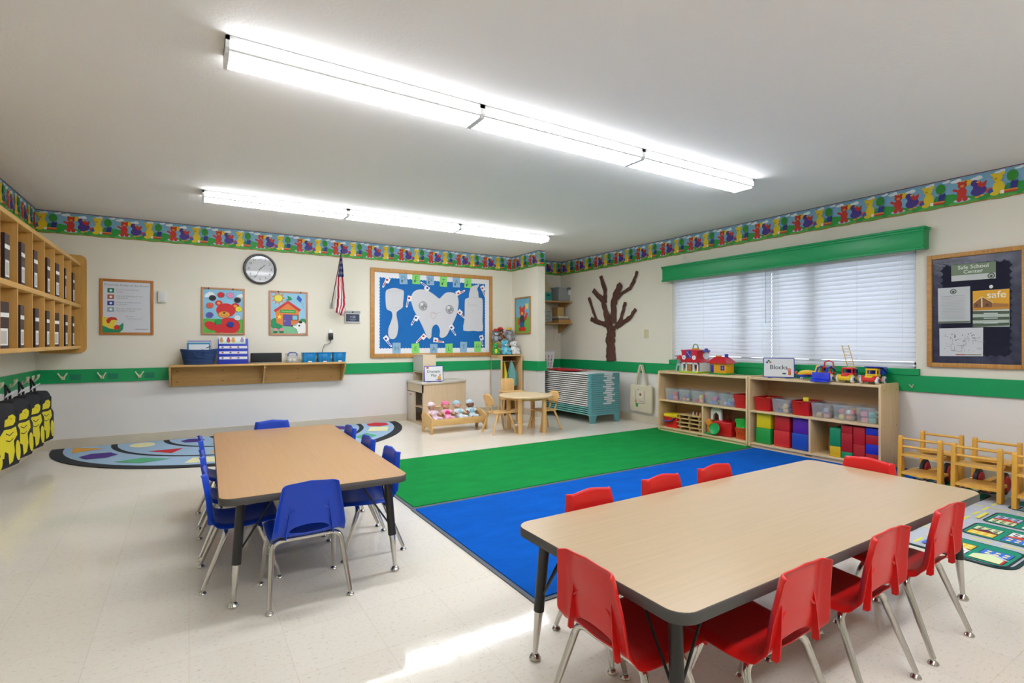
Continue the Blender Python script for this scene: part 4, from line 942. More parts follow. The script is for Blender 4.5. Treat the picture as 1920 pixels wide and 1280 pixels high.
# ---- tote bag on a rail hook
t = thing('tote_bag', 'cream canvas tote bag with printed square hanging on green rail', 'bag', (XR - .02, 5.10, .135))
CAN = mat('D9CFB4', .9, var=.04, vscale=8, bump=.4, bscale=300)
bm = BM(); prism(bm, [(-.19, .0), (.185, .01), (.205, .06), (.20, .36), (.17, .375), (-.185, .375), (-.205, .34), (-.2, .04)], -.045, -.006, 'X', bev=.012); obj('bag_body', bm, CAN, t)
for dx, s in ((-.012, 0), (-.036, 1)):
    bm = BM(); tube(bm, [(dx, .10, .36), (dx - .004, .06, .52), (dx, .012 + s * .012, .645), (dx, -.005 + s * .01, .652), (dx - .004, -.05, .52), (dx, -.10, .36)], .013, 8, flat=.35); obj('handle', bm, CAN, t)
A = Art(.0004); A.line('33302C', [(-.09, .14), (-.095, .30)], .004); A.line('33302C', [(.07, .30), (.07, .13), (-.05, .12)], .005); A.rect('E4DCC8', -.04, .2, .04, .3); A.oval('8A5A4A', 0, .245, .02); A.oval('B03A2A', -.045, .31, .008)
A.oval('1F9A3A', -.065, .10, .022, .03, rot=20); A.oval('D8742A', -.085, .15, .012, .022); A.rect('9A948A', -.03, .15, .05, .158); A.build('print', FR((-.0455, 0, 0), (0, -1, 0), (0, 0, 1)), t)
bm = BM(); tube(bm, [(.0, .008, .62), (-.03, .008, .625), (-.045, .008, .655)], .005, 8); obj('hook', bm, HOOK, t)
# ================================================================ WALL SHELF ON THE CLOCK WALL AND WHAT STANDS ON IT
SHZ = .847
def wall_shelf():
    t = thing('wall_shelf', 'long wooden wall shelf with brackets below the posters', 'shelf', (.757, YB, .598)); a = .943; zt = SHZ - .598
    W = mat('D3A765', .42, var=.10, vscale=3, stretch=(1, 12, 12)); Wd = mat('C39552', .45, var=.10, vscale=3, stretch=(1, 12, 12))
    bm = BM(); box(bm, -a, a, -.265, -.020, zt - .022, zt, bev=.003); obj('top_board', bm, W, t)
    bm = BM(); box(bm, -a + .02, a - .02, -.034, -.020, 0, zt - .022); obj('back_board', bm, Wd, t, smooth=0)
    for x in (-a, -.006, a - .018):
        bm = BM(); prism(bm, [(-.034, 0), (-.034, zt - .022), (-.25, zt - .022), (-.25, zt - .05), (-.07, 0)], x, x + .018, 'X'); obj('bracket', bm, W, t, smooth=0)
    for x in (-.87, -.42, .04, .40, .80):
        for z in (.05, .17):
            bm = BM(); cyl(bm, (x, -.034, z), (x, -.037, z), .006, n=8); obj('screw', bm, mat('3A2A1C', .5), t)
wall_shelf()
def sx(px_, Y): return pY(px_, 640, Y).x
# rope basket with books
NAVY = mat('26406E', .8, bump=.5, bscale=180)
x0, x1 = sx(339, 6.80), sx(407, 6.80); cx = (x0 + x1) / 2
t = thing('rope_basket', 'oval navy blue coiled rope basket on the wall shelf', 'basket', (cx, 6.835, SHZ)); k = (x1 - x0) / 2
n = 10; 
for i in range(n):
    f = i / (n - 1); bm = BM(); rx, ry = k * (.80 + .2 * f), .095 * (.82 + .18 * f)
    tube(bm, [(rx * math.cos(2 * math.pi * j / 28), ry * math.sin(2 * math.pi * j / 28), .009 + .0165 * i + (.010 * (abs(math.cos(2 * math.pi * j / 28)) ** 3) * f)) for j in range(28)], .0098, 8, closed=True); obj('rope_coil', bm, NAVY, t)
bm = BM(); prism(bm, [(k * .8 * math.cos(2 * math.pi * j / 24), .078 * math.sin(2 * math.pi * j / 24)) for j in range(24)], .001, .01); obj('base', bm, NAVY, t)
bm = BM(); tube(bm, [(-.05, -.098, .14), (-.045, -.106, .10), (0, -.112, .085), (.045, -.106, .10), (.05, -.098, .14)], .007, 8); obj('handle', bm, NAVY, t)
def book(x, y, w, h, th, z, label, hx, tilt=0, art=None):
    t = thing('picture_book', label, 'book', (x, y, z), 0, 'books in the rope basket'); M = RX(R(-tilt))
    for yy in (-th / 2, th / 2 - .002):
        bm = BM(); box(bm, -w / 2, w / 2, yy, yy + .002, 0, h, M, bev=.0005); obj('cover', bm, mat(hx, .35), t, smooth=0)
    bm = BM(); box(bm, -w / 2 + .004, w / 2 - .004, -th / 2 + .002, th / 2 - .002, .003, h - .003, M); obj('pages', bm, mat('E8E4DA', .7), t, smooth=0)
    if art: art.build('cover_print', M @ FR((0, -th / 2 - .0006, 0), (1, 0, 0), (0, 0, 1)), t)
A = Art(.0003); A.rect('DDE4EA', -.095, .03, .10, .205); A.oval('33424E', -.03, .12, .025, .02); A.oval('33424E', -.048, .135, .009); A.oval('33424E', -.012, .135, .009); A.oval('2A2A2E', .04, .135, .013); A.oval('DDE4EA', .04, .135, .007); A.line('2A2A2E', [(.07, .16), (.12, .185)], .009)
book(cx - .005, 6.818, .225, .225, .012, SHZ + .022, 'front book with teal cover and white panel in the rope basket', '2E86AE', 4, A)
book(cx - .002, 6.836, .228, .236, .014, SHZ + .022, 'book with a white cover edge behind the teal one in the basket', 'D8DCE4', 4)
book(cx + .002, 6.854, .23, .246, .012, SHZ + .022, 'purple backed book at the rear of the rope basket', '5A55A8', 3)
# blue pocket chart stand
x0, x1 = sx(409, 6.78), sx(466, 6.78); cx = (x0 + x1) / 2; w_ = (x1 - x0) / 2
t = thing('pocket_chart', 'blue tabletop pocket chart stand with white strips', 'chart', (cx, 6.79, SHZ)); BL = mat('1F35B0', .35, bump=.15, bscale=20); M = RX(R(-7))
bm = BM(); box(bm, -w_, w_, -.006, .006, 0, .295, M, bev=.003); obj('front_panel', bm, BL, t)
bm = BM(); box(bm, -w_, w_, -.005, .005, 0, .29, T(0, .085, 0) @ RX(R(10)), bev=.003); obj('rear_panel', bm, BL, t)
for i in range(3):
    z = .055 + i * .062; bm = BM(); box(bm, -w_ + .012, w_ - .012, -.0095, -.0068, z, z + .028, M); s_ = obj('word_strip', bm, mat('DCDDE2', .5), t, smooth=0)
    A = Art(.0003)
    for j, x in enumerate((-.11, -.03, .05)): A.oval('B05A62' if (i + j) % 2 else '7A6A70', x, z + .014, .012, .010)
    A.build('pictures', M @ FR((0, -.0098, 0), (1, 0, 0), (0, 0, 1)), s_)
    bm = BM(); box(bm, -w_ + .006, w_ - .006, -.0085, -.0062, z - .018, z + .002, M, bev=.0008); obj('pocket', bm, BL, t)
bm = BM(); box(bm, -w_ + .008, w_ - .03, -.008, -.0062, .235, .315, M); hc = obj('header_card', bm, mat('DDE6E2', .5), t, smooth=0)
A = Art(.0003); A.rect('BFDDD0', -w_ + .01, .238, w_ - .032, .262)
for x, c in ((-.12, 'C89A6A'), (-.05, 'C23A36'), (.0, 'DE9A4A'), (.09, 'A88AB0')): A.oval(c, x, .27, .02, .024); A.oval(c, x, .297, .012)
A.build('print', M @ FR((0, -.0083, 0), (1, 0, 0), (0, 0, 1)), hc)
# speaker
x0, x1 = sx(469, 6.80), sx(528, 6.80); t = thing('speaker', 'black curved tabletop speaker on the wall shelf', 'speaker', ((x0 + x1) / 2, 6.83, SHZ)); w_ = (x1 - x0) / 2
front = [(w_ * u, -.055 - .03 * (1 - u * u)) for u in [i / 8 - 1 for i in range(17)]]
bm = BM(); prism(bm, front + [(w_ * .93, .05), (-w_ * .93, .05)], .012, .122, 'Z', bev=.004); obj('grille', bm, mat('1F2024', .75, bump=.4, bscale=600), t)
bm = BM(); prism(bm, [(x * 1.005, y - .002) for x, y in front] + [(w_ * .94, .052), (-w_ * .94, .052)], .0, .012, 'Z', bev=.002); obj('base_trim', bm, mat('A39A8E', .35, metal=.4), t)
# clear caddy with blue handle
def tub(bm, w, d, h, taper=.12, th=.003, lip=.006):
    """open box, origin at bottom centre"""
    def ring(f, z, inset): a, b = w / 2 * f - inset, d / 2 * f - inset; return [(x, y, z) for x, y in rrect(-a, a, -b, b, min(.02, a * .4, b * .4), 3)]
    f0 = 1 - taper
    rings = [ring(f0, 0, 0), ring(1, h, 0), ring(1, h, -lip), ring(1, h + .003, -lip), ring(1, h + .003, th), ring(f0, th, th)]
    V = [[bm.verts.new(p) for p in r] for r in rings]
    for A_, B_ in zip(V, V[1:]):
        for k in range(len(A_)): bm.faces.new([A_[k], A_[(k + 1) % len(A_)], B_[(k + 1) % len(A_)], B_[k]])
    bm.faces.new(V[0][::-1]); bm.faces.new(V[-1]); return bm
CLEAR = mat('DDE6EA', .12, trans=.0, alpha=.17, spec=.5, name='clear_plastic')
x = sx(547, 6.82); t = thing('clear_container', 'clear plastic container with blue handle lid on the wall shelf', 'container', (x, 6.83, SHZ))
bm = BM(); tub(bm, .125, .12, .095, .05); obj('tub', bm, CLEAR, t)
bm = BM(); box(bm, -.067, .067, -.064, .064, .098, .112, bev=.004); obj('lid', bm, mat('D8E2E8', .25, alpha=.7), t)
bm = BM(); tube(bm, [(-.05, -.066, .085), (-.05, -.068, .112), (-.03, -.068, .124), (.03, -.068, .124), (.05, -.068, .112), (.05, -.066, .085)], .006, 8); obj('handle', bm, mat('26418E', .4), t)
g = tag(obj('cotton_ball', BM() if False else ell(BM(), (0, 0, .026), (.022, .022, .024)), mat('E9E4D6', .9), None, (x - .02, 6.82, SHZ + .0045)), 'white cotton ball in the clear container, front one', 'cotton ball', 'cotton balls in the clear container')
for dx, dy, lb in ((.026, -.008, 'right of the front one'), (.005, .028, 'at the back')):
    c = g.copy(); COL.objects.link(c); c.location = (x + dx, 6.83 + dy, SHZ + .0045); c['label'] = 'white cotton ball in the clear container, ' + lb
# three blue bins
def blue_bin(x, label, tagc):
    t = thing('blue_caddy', label, 'bin', (x, 6.83, SHZ), 0, 'translucent blue bins on the wall shelf'); B = mat('1488C8', .25, alpha=.88, name='blue_plastic')
    bm = BM(); tub(bm, .165, .13, .118, .10); obj('tub', bm, B, t)
    bm = BM(); prism(bm, [(-.035, .02), (.035, .02), (.03, .10), (-.03, .10)], -.072, -.066, 'Y', bev=.002); obj('front_grip', bm, mat('0F76B4', .3), t)
    bm = BM(); box(bm, -.02, .025, -.0655, -.0640, .004, .018, T(0, -.002, 0)); obj('label', bm, mat('DDE8F0', .5), t, smooth=0)
for p_, lb in ((579, 'blue plastic bin on the shelf beside the clear container'), (607, 'blue plastic bin between two others on the wall shelf'), (635, 'blue plastic bin at the end of the wall shelf near bulletin board')): blue_bin(sx(p_, 6.83), lb, 0)

# ================================================================ TOY SHELVES (against the window wall)
CX0, CX1 = 4.95, 5.282; CT = .735
def toy_shelf(y0, y1, div, label):
    t = thing('toy_shelf', label, 'shelf', (CX0, (y0 + y1) / 2, 0.011), 0, 'low maple toy shelves'); yc = (y0 + y1) / 2; D = CX1 - CX0; z0 = .011
    a = (y1 - y0) / 2
    for s in (-1, 1):
        bm = BM(); prism(bm, rrect(-.004, D, 0, CT - z0 + .012, .022, 4), s * a - (.019 if s > 0 else 0), s * a + (.019 if s < 0 else 0), 'Y', bev=.0015); sp = obj('side_panel', bm, MAPLE, t)
        for xx, zz in ((.05, .06), (D - .05, .06), (.05, .37), (D - .05, .37), (.05, .68), (D - .05, .68)):
            bm = BM(); cyl(bm, (xx, s * a - .001 * s, zz), (xx, s * (a + .0015), zz), .005, n=8); obj('bolt_cap', bm, mat('9A7A50', .5), sp)
    for nm, z, th in (('top_board', CT - z0, .020), ('middle_shelf', .394 - z0, .020), ('bottom_shelf', .058 - z0, .018)):
        bm = BM(); box(bm, .0, D - .004, -a + .019, a - .019, z - th, z, bev=.0015); obj(nm, bm, MAPLE_Y, t)
    bm = BM(); box(bm, D - .012, D - .004, -a + .019, a - .019, .02, CT - z0 - .01); obj('back_panel', bm, mat('C79E6C', .5, var=.08, vscale=3, stretch=(14, 1, 14)), t, smooth=0)
    bm = BM(); box(bm, .012, .03, -a + .019, a - .019, 0, .04); obj('kick_plate', bm, MAPLE_Y, t, smooth=0)
    bm = BM(); box(bm, .004, D - .012, div - yc - .0095, div - yc + .0095, .058 - z0, .374 - z0, bev=.0015); obj('divider', bm, MAPLE, t)
    bm = BM(); box(bm, .0112, .0120, -.03, .03, .012, .026); obj('maker_plate', bm, mat('8A7350', .5), t, smooth=0)
toy_shelf(3.30, 4.515, 3.865, 'low maple toy shelf with the toy barn and clear bins')
toy_shelf(2.068, 3.290, 2.665, 'low maple toy shelf with toy trucks and foam cubes')
MSZ, BSZ = .3955, .0595
PALS = ['C8283A', '2A6AC0', 'E2C22A', '3AA05A', 'D85AA0', 'E08A3A', '6A4AA8', 'E8E4DA', '8AC0E0', 'E89AA8']
def cname(h):
    r, g, b = [int(h[i:i + 2], 16) for i in (0, 2, 4)]; mx, mn = max(r, g, b), min(r, g, b)
    if mx - mn < 40: return 'white' if mx > 200 else 'grey'
    import colorsys
    hh = colorsys.rgb_to_hsv(r / 255, g / 255, b / 255)[0] * 360
    for lim, nm in ((14, 'red'), (40, 'orange'), (66, 'yellow'), (165, 'green'), (200, 'teal'), (250, 'blue'), (290, 'purple'), (345, 'pink'), (361, 'red')):
        if hh <= lim: return nm
def toybits(cx, cy, z, w, d, n, cols, where, seed, zmax=.10):
    """small toys lying in a bin: each its own object"""
    rnd = random.Random(seed); nx = 2; ny = 2; k = 0; lay = 0
    s_ = min(w, d) * .36
    for lay in range(4):
        for iy in range(ny):
            for ix in range(int(max(2, d // (s_ * 1.15)))):
                if k >= n: return
                q_ = s_ * rnd.uniform(.82, 1.0); c = cols[k % len(cols)]; kind = (k + seed) % 3
                xx = cx - d / 2 + s_ * .58 + ix * (d - s_ * 1.16) / max(1, int(max(2, d // (s_ * 1.15))) - 1); yy = cy + (iy - .5) * s_ * 1.12; zz = z + lay * s_ * .92
                bm = BM()
                if kind == 0: box(bm, -q_ / 2, q_ / 2, -q_ / 2, q_ / 2, 0, q_ * .85, bev=.004)
                elif kind == 1: ell(bm, (0, 0, q_ * .45), (q_ * .48, q_ * .48, q_ * .45), u=12, v=8)
                else:
                    prism(bm, [(-q_ / 2, 0), (q_ / 2, 0), (q_ / 2, q_ * .5), (0, q_ * .85), (-q_ / 2, q_ * .5)], -q_ * .4, q_ * .4, 'Y', bev=.003)
                o = obj('toy_piece', bm, mat(c, .4), None, (xx, yy, zz), rnd.uniform(0, .5)); tag(o, '%s %s ' % (cname(c), ('toy block', 'toy ball', 'toy house block')[kind]) + where, 'toy', 'toy pieces ' + where); k += 1
def bin_(y0, y1, z, label, hx, h=.135, d=.26, xf=None, clear=False):
    w = abs(y1 - y0) - .012; yc = (y0 + y1) / 2; xf = CX0 + .03 if xf is None else xf
    t = thing('storage_bin', label, 'bin', (xf + d / 2, yc, z), R(90), 'storage bins on the toy shelves')
    bm = BM(); tub(bm, w, d, h, .10, .0025, .005); obj('tub', bm, CLEAR if clear else mat(hx, .3), t)
    bm = BM(); box(bm, -w * .25, w * .25, d / 2 - .004 if False else -d / 2 - .004, -d / 2 + .002, h - .022, h - .004, bev=.002) if False else box(bm, -w * .22, w * .22, d / 2 + .0045, d / 2 + .0075, h - .012, h + .001, bev=.001); obj('lip_grip', bm, CLEAR if clear else mat(hx, .3), t)
    return t
b1 = [4.449, 4.243, 4.063, 3.87, 3.687, 3.50, 3.335]
cl1 = [['C85A6A', '3A72B8', 'C8283A', '2A6AC0'], ['E2C22A', '6A5AB0', '3A9A8A', 'D87A9A', '2A6AC0'], ['E08A7A', '3A72B8', 'E8D24A', 'C8283A'], ['3A62B0', 'E2C88A', 'D8489A', '2A5AA8'], ['5A7AC8', '8AA0D8', '4AA88A', 'B0BCE0']]
nm1 = ('nearest the tote bag', 'second from tote bag', 'third from tote bag', 'fourth from tote bag', 'next to red bin')
for i in range(5):
    bin_(b1[i], b1[i + 1], MSZ, 'clear plastic bin of toys under the toy barn, ' + nm1[i], None, clear=True)
    toybits(CX0 + .16, (b1[i] + b1[i + 1]) / 2, MSZ + .004, abs(b1[i] - b1[i + 1]) - .05, .21, 8, cl1[i], 'in the clear barn-shelf bin ' + nm1[i], i)
bin_(b1[5], b1[6], MSZ, 'red plastic bin at the end of the barn shelf', 'C01A20', h=.14)
toybits(CX0 + .16, 3.418, MSZ + .10, .11, .2, 3, ['6A3AA8', '2A8AC0', '7A4AB0'], 'on top of the red bin on the barn shelf', 3)
b2 = [3.262, 3.07, 2.867, 2.68, 2.486, 2.293, 2.105]
bin_(b2[0], b2[1], MSZ, 'red plastic bin with an orange block, under the Blocks sign', 'BE161C'); toybits(CX0 + .18, 3.16, MSZ + .09, .15, .2, 2, ['E08A2A'], 'in the red bin under the Blocks sign', 0)
bin_(b2[1], b2[2], MSZ, 'clear bin of wooden toys between two red bins', None, clear=True); toybits(CX0 + .16, 2.968, MSZ + .004, .15, .21, 9, ['D8B070', '2A4A90', 'C83A4A', '20306A', 'C8A05A', '8A3A4A'], 'in the clear bin between two red bins', 5)
bin_(b2[2], b2[3], MSZ, 'red plastic bin heaped with yellow and blue blocks', 'BE161C'); toybits(CX0 + .16, 2.772, MSZ + .085, .15, .21, 7, ['2A4AB8', 'E2C81E', 'C84A3A', 'E2C81E', '4AA03A'], 'heaped in the red bin', 0)
bin_(b2[3], b2[4], MSZ, 'clear bin of wooden and grey toys under the toy loader', None, clear=True); toybits(CX0 + .16, 2.583, MSZ + .004, .15, .21, 8, ['C87A6A', 'A8A29A', '9A8A78', 'C8A05A', '6A6A72'], 'in the clear bin under the loader', 2)
bin_(b2[4], b2[5], MSZ, 'clear bin of orange and pink toys under the red truck', None, clear=True); toybits(CX0 + .16, 2.39, MSZ + .004, .15, .21, 10, ['E08A4A', 'E2E4E2', 'D85A6A', 'E2C83A', 'D8786A'], 'in the clear bin under the red truck', 4)
bin_(b2[5], b2[6], MSZ, 'clear bin of pastel toys at the shelf end by the carts', None, clear=True); toybits(CX0 + .16, 2.199, MSZ + .004, .15, .21, 10, ['6AB0A0', 'D8D8D4', 'E2D24A', 'D8808A', 'B8B8BE', 'D85A6A'], 'in the clear bin at the shelf end', 6)
# foam cubes
def cube(y, z, hx, label, s=.158):
    bm = BM(); box(bm, -s / 2, s / 2, -s / 2, s / 2, 0, s, bev=.006); o = obj('foam_cube', bm, mat(hx, .45), None, (CX0 + .125, y, z)); tag(o, label, 'cube', 'foam cubes on the lower shelf')
for y, lo, hi, nl, nh in ((3.158, '1E9A42', 'E2CC18', 'green', 'yellow'), (2.963, 'CE2A28', 'C8202A', 'red', 'red'), (2.778, '1648B4', '5A22A4', 'blue', 'purple')):
    cube(y, BSZ, lo, '%s foam cube at the bottom of its pair%s' % (nl, ' under a red one' if nl == 'red' else ''))
    cube(y - .004, BSZ + .1585, hi, '%s foam cube stacked on a %s one' % (nh, nl), .154)
# cardboard brick blocks
def brick(y0, y1, z0, z1, hx, label, d=.26, xo=0):
    bm = BM(); box(bm, -d / 2, d / 2, -(abs(y1 - y0) - .003) / 2, (abs(y1 - y0) - .003) / 2, 0, z1 - z0 - .0006, bev=.003); o = obj('toy_brick', bm, mat(hx, .5), None, (CX0 + .035 + d / 2 + xo, (y0 + y1) / 2, z0)); tag(o, label, 'toy brick', 'cardboard bricks on the lower shelf')
Z = BSZ
for y0, y1, lst in ((2.50, 2.405, (('D8B018', .095), ('0F8A5C', .165))), (2.402, 2.306, (('0F8A5C', .06), ('B0141C', .165), ('B0141C', .07))), (2.303, 2.206, (('B0141C', .14), ('B8161E', .155))), (2.203, 2.10, (('B0141C', .075), ('1A2AB8', .085), ('B0141C', .08), ('1F34BC', .06)))):
    z = Z; colname = {'D8B018': 'yellow', '0F8A5C': 'green', 'B0141C': 'red', 'B8161E': 'bright red', '1A2AB8': 'blue', '1F34BC': 'light blue'}
    wh = {2.50: 'in the stack beside the divider', 2.402: 'in the second stack from the divider', 2.303: 'in the third stack from the divider', 2.203: 'in the stack at the shelf end'}[y0]
    for i, (c, h_) in enumerate(lst):
        brick(y0, y1, z, z + h_, c, '%s cardboard brick %s, %s' % (colname[c], wh, ('lowest', 'second up', 'third up', 'topmost')[i if i < len(lst) - 1 or i == 0 else 3])); z += h_
# lower left shelf of unit one: red tub with yellow cloth and blue cloth, puzzles
t = thing('toy_tub', 'red tub with yellow lid and blue sling on the bottom shelf', 'tub', (CX0 + .14, 4.36, BSZ), R(90))
bm = BM(); tub(bm, .20, .2, .12, .08); obj('tub', bm, mat('D8221E', .35), t)
bm = BM(); box(bm, -.108, .108, -.105, .105, .115, .165, bev=.02); obj('lid', bm, mat('E2C814', .35), t)
bm = BM(); tube(bm, [(-.09, .112, .13), (-.03, .118, .085), (.04, .12, .068), (.10, .115, .085)], [.012, .02, .02, .01], 8, flat=.4); obj('sling', bm, mat('2A52A0', .5), t)
for i in range(4):
    z = BSZ + i * .046; t = thing('wooden_tray', 'flat wooden puzzle tray in the stack, %s' % ('lowest', 'second up', 'third up', 'topmost')[i], 'tray', (CX0 + .15, 4.07 + .012 * (i % 2), z), 0, 'stacked wooden trays')
    bm = BM(); box(bm, -.12, .12, -.17, .17, .030, .042, bev=.002); obj('board', bm, mat('CFAE78', .5, var=.1, vscale=4), t)
    for y in (-.14, 0, .14):
        bm = BM(); box(bm, -.11, .11, y - .012, y + .012, 0, .030); obj('batten', bm, mat('B08A52', .5), t, smooth=0)
for i, (dy, c) in enumerate(((-.05, 'C88A6A'), (.0, 'B8B4B0'), (-.10, 'D8A888'))):
    bm = BM(); lathe(bm, [(0, 0), (.013, 0), (.014, .01), (.008, .02), (.011, .032), (.006, .042), (0, .044)], n=12); tag(obj('peg_figure', bm, mat(c, .5), None, (CX0 + .08, 4.05 + dy, BSZ + 3 * .046 + .0425)), '%s peg figure on the topmost wooden tray' % ('brown', 'grey', 'tan')[i], 'figure', 'peg figures on the tray')
# red play house toy with green wheel, white arch
t = thing('play_barn', 'red plastic play set with white arch, green disc and orange tower', 'toy', (CX0 + .15, 3.69, BSZ), R(0))
RD = mat('C0141A', .3)
bm = BM(); prism(bm, [(-.16, 0), (.13, 0), (.13, .10), (.10, .145), (.02, .17), (-.06, .155), (-.16, .16)], -.09, .12, 'X', bev=.015); obj('body', bm, RD, t)
bm = BM(); pr = [(-.05, .16), (-.045, .28), (-.02, .30), (.06, .30), (.085, .28), (.09, .16), (.06, .16), (.055, .22), (.02, .25), (-.015, .22), (-.02, .16)]; prism(bm, [(y + .04, z) for y, z in pr], -.06, -.03, 'X', bev=.003); obj('white_arch', bm, WHITE, t)
bm = BM(); lathe(bm, [(0, 0), (.062, 0), (.066, .006), (.06, .014), (.05, .010), (0, .010)], (-.135, .02, .075), 24, mtx=RY(R(-75))); obj('green_disc', bm, mat('12A052', .3), t)
bm = BM(); box(bm, -.125, -.105, .085, .125, 0, .13, bev=.003); prism(bm, [(.06, .13), (.105, .18), (.15, .13), (.105, .09)], -.135, -.10, 'X', bev=.002); obj('orange_tower', bm, mat('DE8A2A', .4), t)
bm = BM(); box(bm, -.135, -.09, .05, .16, 0, .02, bev=.005); obj('green_ramp', bm, mat('14984A', .4), t)
bm = BM(); tube(bm, [(0, -.03, .16), (0, -.05, .24), (0, -.08, .285), (0, -.11, .24), (0, -.12, .15)], .004, 6); tube(bm, [(.02, -.04, .16), (.02, -.075, .27), (.02, -.105, .15)], .004, 6); obj('wire_handle', bm, mat('8A2A30', .3), t)
def basket(y, z, hx, h, label):
    t = thing('mini_basket', label, 'basket', (CX0 + .12, y, z), R(90), 'perforated baskets'); m = mat(hx, .4); w, d = .115, .16
    bm = BM(); f = .84
    for zz, k in ((0, f), (h, 1)): 
        a, b = w / 2 * k, d / 2 * k; tube(bm, [(x, y_, zz + .004) for x, y_ in rrect(-a, a, -b, b, .015, 3)], .004, 6, closed=True)
    obj('rim', bm, m, t)
    bm = BM(); box(bm, -w / 2 * f, w / 2 * f, -d / 2 * f, d / 2 * f, 0, .004); obj('base', bm, m, t, smooth=0)
    nb = 7
    bm = BM()
    for side in range(4):
        L = (w if side % 2 == 0 else d) / 2; O = (d if side % 2 == 0 else w) / 2
        for i in range(nb):
            u = -1 + 2 * i / (nb - 1)
            for v in (-1, 1):
                u2 = u + v * .33
                if abs(u2) > 1: continue
                p = lambda uu, k, zz: ((uu * L * k, O * k, zz) if side == 0 else (O * k, uu * L * k, zz) if side == 1 else (uu * L * k, -O * k, zz) if side == 2 else (-O * k, uu * L * k, zz))
                tube(bm, [p(u, f, .004), p(u2, 1, h)], .0042, 5)
    obj('lattice', bm, m, t)['kind'] = 'stuff'
    return t
basket(3.415, BSZ, 'DE5A22', .118, 'orange perforated basket on the bottom shelf')
basket(3.415, BSZ + .124, '34C84A', .085, 'green perforated basket on top of the orange one')
# ================================================================ TOYS ON TOP OF THE SHELVES
TZ = CT + .0012
def wheel(bm_parent, x, y, r, w, tire, hub, axis='Y'):
    bm = BM(); M = RX(R(90)) if axis == 'Y' else RY(R(90))
    lathe(bm, [(0, -w / 2), (r * .75, -w / 2), (r, -w * .3), (r, w * .3), (r * .75, w / 2), (0, w / 2)], n=20, mtx=M, c=(x, y, r)); o = obj('wheel', bm, mat(tire, .5), bm_parent)
    bm = BM(); lathe(bm, [(0, -w / 2 - .003), (r * .5, -w / 2 - .003), (r * .5, w / 2 + .003), (0, w / 2 + .003)], n=12, mtx=M, c=(x, y, r)); obj('hub', bm, mat(hub, .4), o)
    return o
